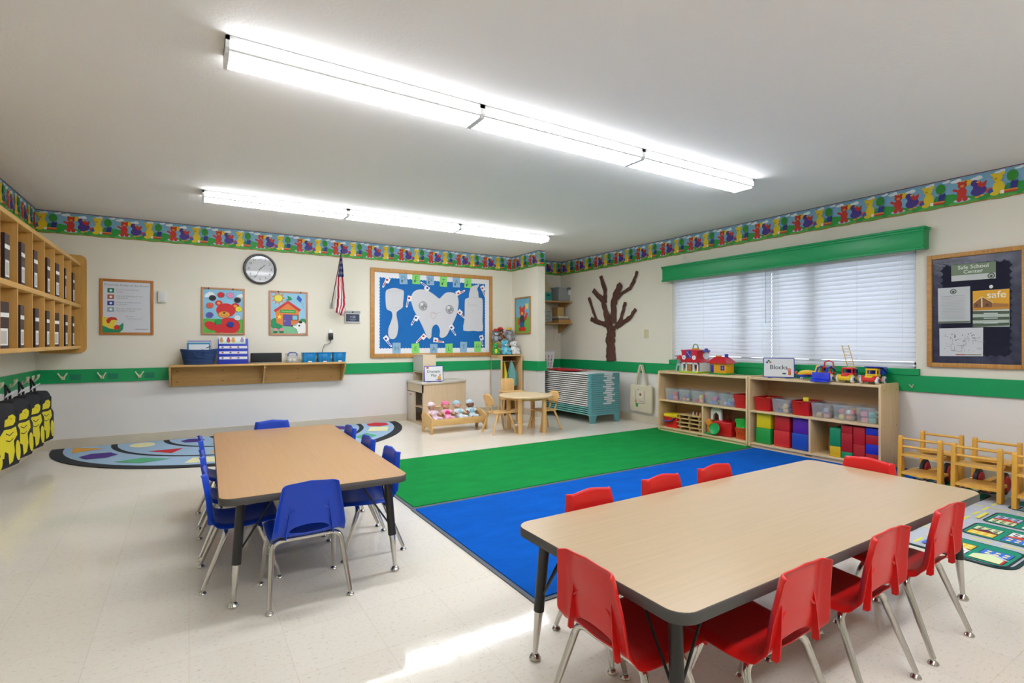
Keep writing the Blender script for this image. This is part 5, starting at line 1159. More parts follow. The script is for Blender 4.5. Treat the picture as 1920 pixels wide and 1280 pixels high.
# local frame for shelf-top toys: built facing -X (front toward the room); local y = world y
# --- barn with silo
def toy_barn():
    yc = 4.085; t = thing('toy_barn', 'red and white plastic toy barn with handle on the shelf', 'toy', (CX0 + .165, yc, TZ)); t.scale = (1.25, 1.25, 1.25)
    RD, WT = mat('D0152E', .35), mat('E4E4E2', .4)
    bm = BM(); box(bm, -.11, .11, -.105, .11, 0, .015, bev=.004); obj('base', bm, mat('A8C81E', .4), t)
    bm = BM()
    box(bm, -.08, .08, -.095, .095, .015, .02); 
    for y in (-.09, -.04, .04, .09): box(bm, -.085, -.07, y - .007, y + .007, .015, .095)
    box(bm, -.085, -.07, -.097, .097, .083, .098); box(bm, .06, .08, -.095, .095, .015, .098); box(bm, -.08, .08, -.097, -.085, .015, .098); box(bm, -.08, .08, .085, .097, .015, .098)
    obj('lower_storey', bm, WT, t, smooth=0)
    bm = BM(); prism(bm, [(-.10, .098), (.10, .098), (.088, .13), (.092, .20), (.105, .215), (.0, .222), (-.105, .215), (-.092, .20), (-.088, .13)], -.09, .085, 'X', bev=.003); obj('upper_storey', bm, RD, t)
    for y in (-.055, .062):
        bm = BM(); lathe(bm, [(0, 0), (.021, 0), (.021, .004), (.014, .005), (0, .005)], (-.091, y, .145), 18, mtx=RY(R(-90))); w_ = obj('round_window', bm, WHITE, t)
        A = Art(.0004); A.line('8AB0C0', [(-.011, 0), (.011, 0)], .003); A.line('8AB0C0', [(0, -.011), (0, .011)], .003); A.build('muntin', FR((-.0965, y, .145), (0, -1, 0), (0, 0, 1)), w_)
    A = Art(.0004); A.rect('4A3A90', -.03, .14, .03, .21); A.line('D8D4E4', [(-.022, .15), (.022, .20)], .005); A.line('D8D4E4', [(-.022, .20), (.022, .15)], .005); A.build('loft_door', FR((-.0915, .005, 0), (0, -1, 0), (0, 0, 1)), t)
    bm = BM(); box(bm, -.084, -.079, -.02, .02, .015, .083); dr = obj('door', bm, mat('A86A3A', .5), t, smooth=0)
    A = Art(.0004); A.line('D09A5A', [(-.018, .02), (.018, .078)], .004); A.line('D09A5A', [(-.018, .078), (.018, .02)], .004); A.build('cross_brace', FR((-.0845, 0, 0), (0, -1, 0), (0, 0, 1)), dr)
    for y in (-.065, .065):
        bm = BM(); box(bm, -.07, -.05, y - .02, y + .02, .018, .04, bev=.003); obj('hay_trough', bm, mat('C89A5A', .6), t)
        bm = BM(); prism(bm, [(y - .018, .04), (y + .018, .04), (y + .012, .08), (y - .012, .08)], -.06, -.05, 'X', bev=.002); obj('stall_panel', bm, mat('1F6A4A' if y > 0 else '8A1A22', .5), t)
    bm = BM(); box(bm, -.02, .02, -.032, .03, .218, .232, bev=.004); obj('handle_mount', bm, mat('D8A82A', .4), t)
    bm = BM(); tube(bm, [(0, -.03, .23), (0, -.022, .262), (0, 0, .272), (0, .022, .262), (0, .03, .23)], .006, 8); obj('carry_handle', bm, mat('7AB06A', .4), t)
    # weather vane hat sign
    bm = BM(); tube(bm, [(-.02, -.10, .20), (-.02, -.128, .205)], .004, 6); lathe(bm, [(0, 0), (.034, 0), (.034, .004), (0, .004)], (-.02, -.135, .165), 20, mtx=RY(R(-90))); obj('round_sign', bm, mat('D8E2EC', .3), t)
    bm = BM(); lathe(bm, [(0, 0), (.036, 0), (.034, .008), (.018, .012), (.014, .03), (0, .032)], (-.02, -.135, .20), 16); obj('blue_hat', bm, mat('1F4AA8', .4), t)
    # silo
    t2 = thing('toy_silo', 'small toy silo with red dome beside the toy barn', 'toy', (CX0 + .13, yc + .20, TZ)); t2.scale = (1.15, 1.15, 1.15)
    bm = BM()
    for a in range(4): an = R(45 + 90 * a); tube(bm, [(.042 * math.cos(an), .042 * math.sin(an), 0), (.03 * math.cos(an), .03 * math.sin(an), .07)], .007, 6)
    lathe(bm, [(0, .068), (.034, .068), (.036, .085), (.032, .09), (0, .09)], n=18); obj('stand', bm, mat('B9C4C8', .35), t2)
    bm = BM(); lathe(bm, [(0, .09), (.030, .09), (.030, .135), (0, .135)], n=18); obj('tank', bm, mat('A7A8AA', .3, alpha=.6), t2)
    bm = BM(); lathe(bm, [(.038, .133), (.038, .14), (.03, .158), (.016, .172), (.005, .178), (0, .182)], n=18); obj('dome', bm, mat('D0182C', .35), t2)
toy_barn()
def toy_house():
    t = thing('toy_house', 'yellow plastic toy house with red roof beside the barn', 'toy', (CX0 + .15, 3.715, TZ), R(0)); t.scale = (1.2, 1.2, 1.2); Y_ = mat('E2A414', .4)
    bm = BM(); box(bm, -.07, .07, -.10, .10, 0, .012, bev=.004); obj('base', bm, mat('2A9A3A', .5), t)
    bm = BM(); box(bm, -.06, .06, -.085, .085, .012, .105, bev=.003); obj('walls', bm, Y_, t)
    bm = BM(); a = [(-.085, -.105, .105), (.085, -.105, .105), (.085, .105, .105), (-.085, .105, .105)]; b = [(-.03, -.05, .165), (.03, -.05, .165), (.03, .055, .165), (-.03, .055, .165)]
    V = [bm.verts.new(p) for p in a]; U = [bm.verts.new(p) for p in b]; bm.faces.new(V[::-1]); bm.faces.new(U)
    for i in range(4): bm.faces.new([V[i], V[(i + 1) % 4], U[(i + 1) % 4], U[i]])
    obj('roof', bm, mat('C41322', .4), t, smooth=0)
    bm = BM(); box(bm, -.012, .012, -.06, -.036, .14, .19, bev=.002); obj('chimney', bm, mat('1F2EA0', .4), t)
    bm = BM(); box(bm, -.015, .015, .01, .06, .164, .176, bev=.003); obj('handle', bm, mat('D89A2A', .4), t)
    bm = BM(); box(bm, -.063, -.059, .045, .078, .014, .09, bev=.002); obj('door', bm, mat('1A2EA8', .4), t)
    bm = BM(); box(bm, -.063, -.059, -.07, -.03, .04, .085, bev=.003); w_ = obj('window', bm, mat('201E88', .4), t)
    A = Art(.0004); A.line('C8C8E8', [(.05, .044), (.05, .081)], .002); A.line('C8C8E8', [(.034, .062), (.066, .062)], .002); A.build('muntin', FR((-.0632, 0, 0), (0, -1, 0), (0, 0, 1)), w_)
toy_house()
def sign(name, label, loc, rz, w, h, lines, size, art):
    t = thing(name, label, 'sign', loc, rz); BLF = mat('2038A0', .35); M = RX(R(-6))
    bm = BM(); prism(bm, rrect(-w / 2, w / 2, .004, h, .008, 3), -.003, .003, 'Y', mtx=M); obj('blue_frame', bm, BLF, t)
    bm = BM(); box(bm, -w / 2 + .008, w / 2 - .008, -.0042, -.003, .012, h - .008, M); p = obj('white_card', bm, mat('DDDFE0', .4), t, smooth=0)
    for s in (-1, 1):
        bm = BM(); box(bm, s * w * .28 - .02, s * w * .28 + .02, -.035, .035, 0, .006, bev=.002); obj('foot', bm, BLF, t)
    for i, l in enumerate(lines): A = Art(.0004); A.text('3A3C40', l, 0, h * .52 - (i - (len(lines) - 1) / 2) * size * 1.05, size, bold=.01); A.build('lettering', M @ FR((0, -.0045, 0), (1, 0, 0), (0, 0, 1)), p)
    for fn in art: A = Art(.0004); fn(A, w, h); A.build('picture', M @ FR((0, -.0045, 0), (1, 0, 0), (0, 0, 1)), p)
def a1a(A, w, h):
    for x, y, c in ((-.10, .80, '2F7A5A'), (-.115, .72, '3A5A90'), (-.085, .73, 'C8742A')): A.rect(c, x, h * y, x + .018, h * y + .018)
def a1b(A, w, h):
    A.oval('D88A8A', .095, h * .40, .018, .02); A.rect('C86A3A', .085, h * .15, .11, h * .33); A.oval('3A5A7A', .05, h * .22, .02, .008)
sign('block_area_sign', 'white Blocks sign with blue frame on the toy shelf', (CX0 + .13, 3.04, TZ), R(-58), .285, .205, ['Blocks'], .062, (a1a, a1b))
# --- vehicles
def plane():
    t = thing('toy_airplane', 'yellow and blue toy airplane beside the Blocks sign', 'toy', (CX0 + .15, 2.76, TZ), R(20)); Y_, B = mat('E6C21A', .35), mat('1A3CB0', .35)
    bm = BM(); prism(bm, [(.09, .055), (.06, .085), (.0, .095), (-.06, .085), (-.075, .14), (-.10, .145), (-.105, .06), (-.08, .05), (.08, .045)], -.028, .028, 'X', bev=.008); obj('fuselage', bm, Y_, t)
    bm = BM(); prism(bm, [(.085, .022), (.09, .047), (-.09, .05), (-.08, .03)], -.026, .026, 'X', bev=.005); obj('belly', bm, B, t)
    bm = BM(); box(bm, -.10, .10, -.03, .025, .052, .060, bev=.003); obj('wing', bm, mat('D8622A', .4), t)
    bm = BM(); box(bm, -.05, .05, -.105, -.075, .075, .082, bev=.002); obj('tailplane', bm, Y_, t)
    bm = BM(); lathe(bm, [(0, 0), (.018, 0), (.012, .02), (0, .024)], (0, .09, .062), 12, mtx=RX(R(-90))); obj('nose_cone', bm, mat('C8422A', .4), t)
    for x, y in ((-.03, .05), (.03, .05), (0, -.06)): wheel(t, x, y, .012, .01, 'E8E8E8', '1A3CB0', 'X')
plane()
def truck(y, label, hood, body, cab, kind, rz=0):
    t = thing('toy_truck', label, 'toy', (CX0 + .145, y, TZ), rz)
    m1, m2, m3 = mat(hood, .35), mat(body, .35), mat(cab, .35)
    bm = BM(); prism(bm, [(-.125, .022), (.11, .022), (.11, .05), (-.02, .055), (-.03, .075), (-.10, .065), (-.125, .05)], -.05, .05, 'Y', bev=.008); obj('chassis', bm, m2, t)
    bm = BM(); prism(bm, [(-.118, .05), (-.10, .072), (-.04, .08), (-.035, .05)], -.028, .028, 'Y', bev=.004); obj('hood', bm, m1, t)
    for s in (-1, 1):
        bm = BM(); ell(bm, (-.08, s * .048, .045), (.036, .016, .032), u=12, v=8); obj('fender', bm, m2, t)
    bm = BM()
    for x0, x1, y0, y1 in ((-.042, -.034, -.042, .042), (.024, .032, -.042, .042)):
        box(bm, x0, x1, y0, y0 + .010, .07, .125); box(bm, x0, x1, y1 - .010, y1, .07, .125)
    box(bm, -.046, .036, -.046, .046, .06, .085, bev=.003); box(bm, -.046, .036, -.046, .046, .118, .134, bev=.005); obj('cab', bm, m3, t)
    bm = BM(); lathe(bm, [(0, 0), (.012, 0), (.014, .02), (.008, .026), (.011, .036), (.006, .046), (0, .047)], (-.005, .012, .070), 12); obj('driver', bm, mat('2A3AA0', .4), t)
    for x in (-.08, .07):
        for s in (-1, 1): wheel(t, x, s * .058, .033, .026, 'E6E6E4', '23349A')
    if kind == 'dump':
        bm = BM(); prism(bm, [(.03, .07), (.15, .085), (.165, .115), (.14, .145), (-.03, .152), (-.035, .142), (.03, .138)], -.06, .06, 'Y', bev=.006); obj('dump_bed', bm, mat('1A32B4', .35), t)
    if kind == 'fire':
        lad = Vector((.05, 0, .085)); bm = BM(); box(bm, .035, .10, -.03, .03, .055, .085, bev=.006); obj('turntable', bm, mat('1F36A8', .35), t)
        bm = BM(); box(bm, .05, .075, -.045, .045, .08, .12, bev=.004); obj('ladder_cradle', bm, mat('1F36A8', .35), t)
        e = Vector((.055, .055, .335)); b = Vector((.062, 0, .10)); bm = BM(); side = Vector((0, .028, 0))
        for s in (-1, 1): tube(bm, [b + side * s, e + side * s], .0035, 6)
        for k in range(9): p = b.lerp(e, .05 + k / 8 * .92); tube(bm, [p - side, p + side], .0028, 6)
        obj('ladder', bm, mat('D8B020', .4), t)
    if kind == 'loader':
        bm = BM(); prism(bm, [(-.20, .0), (-.15, .0), (-.135, .03), (-.15, .085), (-.165, .085), (-.165, .03), (-.20, .012)], -.075, .075, 'Y', bev=.003); obj('bucket', bm, mat('1430C8', .35), t)
        bm = BM()
        for s in (-1, 1): tube(bm, [(-.155, s * .04, .07), (-.12, s * .04, .125), (-.06, s * .04, .14), (.03, s * .045, .10)], .009, 8)
        obj('lift_arms', bm, mat('1A36B4', .35), t)
        bm = BM(); tube(bm, [(.01, -.04, .13), (.01, -.036, .175), (.01, 0, .19), (.01, .036, .175), (.01, .04, .13)], .007, 8); obj('roll_bar', bm, mat('D23848', .35), t)
    return t
truck(2.565, 'toy loader with a large blue front bucket on the shelf', 'C41C26', 'E2A818', 'C41C26', 'loader', R(4))
truck(2.385, 'yellow and red toy fire truck with raised ladder', 'D01E22', 'E6BE16', 'D8281E', 'fire', R(4))
truck(2.19, 'red and yellow toy dump truck with blue bed', 'E6C416', 'D82A1E', 'E6BE16', 'dump', R(4))

# ================================================================ WOODEN PUSH CARTS ON THE ROAD-MAP RUG
CW = mat('DFA640', .4, var=.10, vscale=4, stretch=(6, 6, 1), name='honey_wood'); CWH = mat('E2AC4C', .4, var=.10, vscale=4, stretch=(1, 6, 6))
def cart():
    t = thing('push_cart', 'honey-coloured wooden push cart between the toy shelf and another cart', 'cart', (0, 0, .0115), 0, 'wooden push carts')
    hw = .125
    for X, s in ((0, 1), (.40, -1)):
        for y in (-hw, hw):
            bm = BM(); prism(bm, [(X - s * .030, 0 if s > 0 else .0), (X + s * .045, 0), (X + s * .018, .355), (X + s * .009, .368), (X - s * .009, .368), (X - s * .015, .355)], y - .013, y + .013, 'Y', bev=.003); obj('post', bm, CW, t)
        for z in (.345, .285):
            bm = BM(); cyl(bm, (X, -hw, z), (X, hw, z), .0095, n=12); obj('dowel', bm, CWH, t)
        # seat plank with concave inner edge
        P = [(X - s * .02, -hw + .013), (X + s * .15, -hw + .013)] + [(X + s * (.15 - .05 * math.sin(math.pi * k / 8)), -hw + .013 + (2 * hw - .026) * k / 8) for k in range(1, 8)] + [(X + s * .15, hw - .013), (X - s * .02, hw - .013)]
        bm = BM(); prism(bm, P, .215, .231, 'Z'); obj('seat', bm, CWH, t, smooth=0)
    bm = BM(); P = [(-.03, -.06), (-.055, 0), (-.03, .06), (-.02, hw - .013), (.19, hw - .013), (.19, -hw + .013), (-.02, -hw + .013)]; prism(bm, P[::-1], .075, .094, 'Z'); obj('deck', bm, CWH, t, smooth=0)
    bm = BM(); box(bm, .375, .41, -hw + .013, hw - .013, .15, .20); obj('foot_board', bm, CWH, t, smooth=0)
    bm = BM(); cyl(bm, (.29, -hw, .078), (.29, hw, .078), .004, n=8); obj('axle', bm, CHROME, t)
    bm = BM(); box(bm, .19, .42, -.02, .02, .083, .098); obj('centre_beam', bm, CWH, t, smooth=0)
    for y in (-.072, .072):
        bm = BM(); lathe(bm, [(0, -.013), (.062, -.013), (.078, -.009), (.078, .009), (.062, .013), (0, .013)], n=24, mtx=RX(R(90)), c=(.29, y, .0785)); o = obj('wheel', bm, mat('1B1B1E', .5), t)
        bm = BM(); lathe(bm, [(0, -.022), (.052, -.022), (.058, -.014), (.058, .014), (.052, .022), (0, .022)], n=20, mtx=RX(R(90)), c=(.29, y, .0785)); obj('hub', bm, mat('B81420', .4), o)
    bm = BM(); box(bm, -.02, .02, -.016, .016, .058, .075, bev=.002); tube(bm, [(0, 0, .066), (.01, -.016, .05), (.018, -.016, .03)], .004, 6); tube(bm, [(0, 0, .066), (.01, .016, .05), (.018, .016, .03)], .004, 6); c = obj('caster_fork', bm, CHROME, t)
    bm = BM(); lathe(bm, [(0, -.010), (.024, -.010), (.027, -.006), (.027, .006), (.024, .010), (0, .010)], n=18, mtx=RX(R(90)), c=(.018, 0, .0275)); obj('caster_wheel', bm, BLACK, c)
    return t
ct = cart(); ct.location = (4.69, 1.70, .0115)
ct['label'] = 'honey-coloured wooden push cart nearest the toy shelf'
dup(ct, (4.66, 1.36, .0115), 0, 'honey-coloured wooden push cart second from the toy shelf')
dup(ct, (4.60, 1.02, .0115), 0, 'honey-coloured wooden push cart third from the toy shelf')

# ================================================================ DRAMATIC PLAY CORNER
def sink_unit():
    ox, oy = 2.60, 6.40
    t = thing('play_kitchen', 'low maple play kitchen unit with curved counter and tall back box', 'play furniture', (ox, oy, 0)); zt = .562
    L = YB - .022 - oy; Wd = .77
    front = [(0, 0)] + [(Wd * k / 10, .27 * (k / 10) - .045 * math.sin(math.pi * k / 10)) for k in range(1, 10)] + [(Wd, .27)]
    bm = BM(); prism(bm, [(x - .012 if i == 0 else x + (.012 if i == 10 else 0), y - .014) for i, (x, y) in enumerate(front)] + [(Wd + .012, L), (-.012, L)], zt - .024, zt, 'Z', bev=.003); obj('countertop', bm, mat('D9CFC0', .35, var=.03), t)
    bm = BM(); prism(bm, front + [(x, y + .016) for x, y in front[::-1]], .02, zt - .024, 'Z'); obj('front_panel', bm, mat('E3C9A4', .4, var=.05, vscale=3, stretch=(10, 10, 1)), t)
    bm = BM(); box(bm, Wd - .016, Wd, .27, L, .0, zt - .024); obj('side_panel', bm, MAPLE, t, smooth=0)
    bm = BM(); box(bm, .0, .016, .0, .018, 0, zt - .024); box(bm, 0, .016, L - .018, L, 0, zt - .024); box(bm, 0, .016, L * .49, L * .49 + .018, .02, zt - .12); box(bm, 0, .016, 0, L, zt - .135, zt - .024); box(bm, 0, .016, 0, L, 0, .03); obj('face_frame', bm, mat('D8C3A0', .4, var=.05), t, smooth=0)
    bm = BM(); box(bm, .27, .285, .15, L, .02, zt - .03); obj('inner_back', bm, mat('C9A877', .5), t, smooth=0)
    for z in (.03, .24):
        bm = BM(); box(bm, .004, .27, .018, L * .49, z - .012, z, bev=.001); obj('shelf', bm, MAPLE_Y, t)
    bm = BM(); box(bm, -.004, .0, L * .49 + .02, L - .012, .035, zt - .145, bev=.001); d = obj('door', bm, mat('D5CBBB', .4), t)
    bm = BM(); box(bm, -.012, -.004, L * .66, L * .84, zt - .185, zt - .175, bev=.002); obj('handle', bm, mat('C2392E', .4), d)
    # hutch
    hx0, hx1, hy0, hy1, hz1 = 2.685 - ox, 2.875 - ox, 6.59 - oy, L - .012, .924
    mh = mat('E0CDAE', .4, var=.05)
    bm = BM(); box(bm, hx0, hx1, hy0, hy0 + .016, zt, hz1); box(bm, hx0, hx1, hy1 - .016, hy1, zt, hz1); box(bm, hx0, hx1, hy0 + .016, hy1 - .016, hz1 - .016, hz1); box(bm, hx1 - .016, hx1, hy0 + .016, hy1 - .016, zt, hz1 - .016); box(bm, hx0, hx1, hy0 + .016, hy1 - .016, zt + .12, zt + .134); obj('hutch', bm, mh, t, smooth=0)
    bm = BM(); box(bm, hx0 - .004, hx0, hy0 + .02, hy1 - .02, zt + .14, hz1 - .02); obj('hutch_door', bm, mat('CFCBC2', .4), t, smooth=0)
    bm = BM(); prism(bm, rrect(.06, .20, .165, .32, .03, 4), zt, zt + .003, 'Z'); obj('sink_basin', bm, mat('B8B8B4', .3), t)
    bm = BM(); tube(bm, [(.22, .22, zt), (.22, .22, zt + .06), (.19, .22, zt + .08), (.15, .22, zt + .06)], .008, 8); obj('faucet', bm, mat('D8D8D4', .3), t)
    # things on its shelves
    def bowl(name, lab, x, y, z, hx, r, h, cat):
        bm = BM(); lathe(bm, [(0, 0), (r * .7, 0), (r, h), (r * .95, h), (r * .66, .004), (0, .004)], n=20); return tag(obj(name, bm, mat(hx, .4), None, (x, y, z)), lab, cat)
    bowl('purple_bowl', 'purple bowl on the play kitchen upper shelf', ox + .09, oy + .10, .2412, '5A1E8E', .062, .085, 'bowl'); bowl('yellow_bowl', 'yellow bowl nested on the purple bowl', ox + .09, oy + .10, .2412 + .0875, 'D8B43A', .066, .018, 'bowl')
    bowl('orange_bowl', 'orange bucket on the play kitchen lower shelf', ox + .09, oy + .118, .0312, 'DE6A1E', .062, .10, 'bucket'); bowl('teal_plate', 'teal plate on the orange bucket', ox + .09, oy + .118, .0312 + .1025, '2A6A72', .072, .016, 'plate')
    bm = BM(); ell(bm, (0, 0, .022), (.035, .03, .022)); tag(obj('toy_fruit', bm, mat('E0A41A', .5), None, (ox + .085, oy + .118, .0312 + .1095)), 'yellow toy fruit on the teal plate', 'toy food')
sink_unit()
def a2a(A, w, h): A.oval('C84A3A', -.085, h * .88, .02, .012)
def a2b(A, w, h):
    A.oval('D8A24A', .075, h * .22, .025, .03); A.oval('D8A24A', .085, h * .42, .014); A.rect('4A4A90', .03, h * .10, .10, h * .14)
sign('play_area_sign', 'white Dramatic Play sign with blue frame on the play kitchen', (2.80, 6.487, .5635), R(-8), .262, .215, ['Dramatic', 'Play'], .050, (a2a, a2b))
# --- doll bed and dolls
BX0, BX1, BY0, BY1 = 2.44, 3.20, 5.72, 6.03
def doll_bed():
    t = thing('doll_bed', 'wooden doll bed holding four baby dolls', 'doll bed', ((BX0 + BX1) / 2, (BY0 + BY1) / 2, 0)); a, b = (BX1 - BX0) / 2, (BY1 - BY0) / 2
    W = mat('DDB574', .42, var=.10, vscale=3, stretch=(1, 10, 10))
    for s in (-1, 1):
        P = [(-b, 0), (-b + .055, 0), (-b + .075, .05), (-b + .12, .068), (b - .12, .068), (b - .075, .05), (b - .055, 0), (b, 0), (b, .235), (b - .03, .245), (-.02, .235), (-b + .05, .20), (-b, .185)]
        bm = BM(); prism(bm, P, s * a - (.018 if s > 0 else 0), s * a + (.018 if s < 0 else 0), 'X', bev=.003); obj('end_panel', bm, W, t)
    for y in (-b + .004, b - .020):
        bm = BM(); box(bm, -a + .018, a - .018, y, y + .016, .095, .172 if y < 0 else .19, bev=.002); obj('side_rail', bm, W, t)
    bm = BM(); box(bm, -a + .018, a - .018, -b + .02, b - .02, .095, .108); obj('base_board', bm, W, t, smooth=0)
    bm = BM(); box(bm, -a + .02, a - .02, -b + .022, b - .022, .108, .128, bev=.008); obj('mattress', bm, mat('D8C8CC', .8), t)
doll_bed()
def doll(x, label, skin, hat, suit, bib, turn, lean=16):
    z = .1292; t = thing('baby_doll', label, 'doll', (x, 5.915, z), R(turn), 'baby dolls sitting in the doll bed')
    M = T(0, .015, 0) @ RX(R(-lean)) if lean else Matrix()
    def P(v): return tuple(M @ Vector(v))
    SK = mat(skin, .5); ST = mat(suit, .85, bump=.3, bscale=150)
    # skin: head with cheeks, nose, ears, arms' hands and feet, one fused surface
    bm = BM(); ell(bm, P((0, -.002, .175)), (.049, .048, .050), u=20, v=14); ell(bm, P((.022, -.032, .163)), (.019, .015, .016)); ell(bm, P((-.022, -.032, .163)), (.019, .015, .016)); ell(bm, P((0, -.048, .172)), (.008, .008, .008)); ell(bm, P((0, -.036, .147)), (.018, .013, .012))
    for s in (-1, 1): ell(bm, P((s * .048, .002, .17)), (.007, .010, .014))
    ell(bm, P((0, 0, .125)), (.022, .022, .025))
    baked_obj('head', bm, [('REMESH', dict(mode='VOXEL', voxel_size=.0045)), ('SMOOTH', dict(iterations=3, factor=.5))], SK, t)
    for s in (-1, 1):
        bm = BM(); a_, w_, h_ = Vector(P((s * .062, -.03, .085))), Vector(P((s * .066, -.058, .066))), Vector(P((s * .064, -.072, .06)))
        tube(bm, [a_, w_], [.015, .012], 10); ell(bm, h_, (.013, .014, .011))
        for k in range(4): tube(bm, [h_ + Vector(((k - 1.5) * .005, -.006, 0)), h_ + Vector(((k - 1.5) * .006, -.018, -.006))], [.0038, .003], 6)
        tube(bm, [h_ + Vector((-s * .008, -.002, .004)), h_ + Vector((-s * .015, -.010, .006))], [.004, .003], 6)
        baked_obj('hand', bm, [('REMESH', dict(mode='VOXEL', voxel_size=.0026)), ('SMOOTH', dict(iterations=2, factor=.5))], SK, t)
        bm = BM(); ell(bm, (s * .045, -.125, .026), (.014, .014, .022)); obj('foot', bm, SK, t)
        bm = BM(); ell(bm, P((s * .018, -.0475, .178)), (.006, .003, .0035)); obj('eye', bm, mat('2A211E', .3), t)
    bm = BM(); ell(bm, P((0, -.0475, .153)), (.009, .003, .003)); obj('mouth', bm, mat('A84A4A', .5), t)
    # onesie: torso, sleeves, legs fused
    bm = BM(); ell(bm, P((0, .0, .085)), (.052, .040, .056)); ell(bm, P((0, -.004, .042)), (.056, .048, .042))
    for s in (-1, 1):
        tube(bm, [P((s * .040, 0, .115)), P((s * .062, -.012, .095)), P((s * .064, -.036, .082))], [.021, .021, .018], 10)
        tube(bm, [(s * .028, -.02, .028), (s * .044, -.075, .030), (s * .046, -.112, .026)], [.028, .024, .018], 10)
    baked_obj('onesie', bm, [('REMESH', dict(mode='VOXEL', voxel_size=.005)), ('SMOOTH', dict(iterations=3, factor=.5))], ST, t)
    bm = BM(); ell(bm, P((0, -.030, .075)), (.034, .020, .036)); obj('bib', bm, mat(bib, .8), t)
    # knitted hat
    bm = BM(); ell(bm, P((0, .006, .196)), (.053, .052, .042), u=20, v=14)
    for v in list(bm.verts):
        q_ = M.inverted() @ v.co
        if q_.z < .188: v.co = M @ Vector((q_.x * 1.0, q_.y, .188))
    obj('hat', bm, mat(hat, .9, bump=.4, bscale=200), t)
    bm = BM(); tube(bm, [P((.0525 * math.cos(2 * math.pi * k / 20), .006 + .0515 * math.sin(2 * math.pi * k / 20), .189)) for k in range(20)], .006, 8, closed=True); obj('hat_brim', bm, mat(hat, .9), t)
    bm = BM(); ell(bm, P((0, .008, .24)), .008); obj('hat_knot', bm, mat(hat, .9), t)
for px_, lb, sk, ht, su, bi, tr in ((806, 'baby doll in pale pink hat and pale pink suit', 'C99A84', 'E2CCD2', 'DDC4D0', 'E4CED8', 12), (833, 'baby doll in pink striped hat with bright pink bib', 'D2A07C', 'E0709A', 'E4A8C0', 'D22A72', 0), (857, 'baby doll in light blue hat and blue bib', 'D4A68E', 'A6C8DA', 'CFDCE2', '9AC8D4', 12), (884, 'dark-skinned baby doll in pale blue hat', '8A5A42', 'BAD2DE', 'C4D6DC', '8EBCCC', -4)):
    doll(2.562 + {806: 0, 833: .178, 857: .346, 884: .516}[px_], lb, sk, ht, su, bi, tr)
# --- dress-up locker with mirror side
LX0, LX1, LY0, LZ = 3.945, 4.315, 6.63, .905
def locker():
    t = thing('dress_up_locker', 'tall narrow maple locker with mirrored side holding dress-up clothes', 'locker', ((LX0 + LX1) / 2, LY0, 0)); a = (LX1 - LX0) / 2; D = YB - .025 - LY0
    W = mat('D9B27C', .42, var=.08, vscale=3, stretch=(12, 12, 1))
    for s in (-1, 1):
        bm = BM(); box(bm, s * a - (.018 if s > 0 else 0), s * a + (.018 if s < 0 else 0), 0, D, 0, LZ, bev=.002); obj('side_panel', bm, W, t)
    bm = BM(); box(bm, -a - .0025, -a + .001, .025, D - .025, .06, LZ - .055); obj('mirror', bm, mat('D8DADA', .03, 1.0), t, smooth=0)
    for z in (LZ - .018, .30, .05):
        bm = BM(); box(bm, -a + .018, a - .018, .002, D, z, z + .018, bev=.001); obj('shelf', bm, W, t)
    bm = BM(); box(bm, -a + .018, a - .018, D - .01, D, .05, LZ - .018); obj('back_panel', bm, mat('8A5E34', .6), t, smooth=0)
    bm = BM(); tube(bm, [(-a + .018, .12, LZ - .10), (a - .018, .12, LZ - .10)], .008, 8); obj('hanging_rod', bm, CHROME, t)
    # clothes
    def gown(name, lab, x, y, w, L, hx, seed, cat='costume'):
        rnd = random.Random(seed); bm = BM(); rows = []
        N = 18
        for i in range(10):
            f = i / 9; ww = w * (.22 + .78 * min(1, f * 1.8)) ; row = []
            for j in range(N):
                an = 2 * math.pi * j / N; rr = 1 + .22 * math.sin(an * 5 + i * .3) * min(1, f * 2)
                row.append(bm.verts.new((ww * rr * math.cos(an) + .02 * math.sin(f * 3), .05 * rr * math.sin(an) * (.4 + .6 * f), -f * L)))
            rows.append(row)
        for A_, B_ in zip(rows, rows[1:]):
            for j in range(N): bm.faces.new([A_[j], A_[(j + 1) % N], B_[(j + 1) % N], B_[j]])
        bm.faces.new(rows[0]); bm.faces.new(rows[-1][::-1])
        g = thing(name, lab, cat, ((LX0 + LX1) / 2 + x, LY0 + y, LZ - .112)); obj('fabric', bm, mat(hx, .85, bump=.3, bscale=60), g, smooth=60)
        bm = BM(); tube(bm, [(0, 0, -.005), (0, 0, .012), (.004, 0, .022)], .002, 6); obj('hanger_hook', bm, CHROME, g)
    gown('dress_up_gown', 'teal dress-up gown hanging in the locker', .035, .085, .085, .36, '6FA9A6', 1); gown('dress_up_scarf', 'yellow dress-up scarf hanging in the locker', -.105, .06, .03, .42, 'D8C838', 2); gown('dress_up_cape', 'dark red cape hanging at the side of the locker', -.13, .17, .03, .46, '6A1A20', 3)
locker()
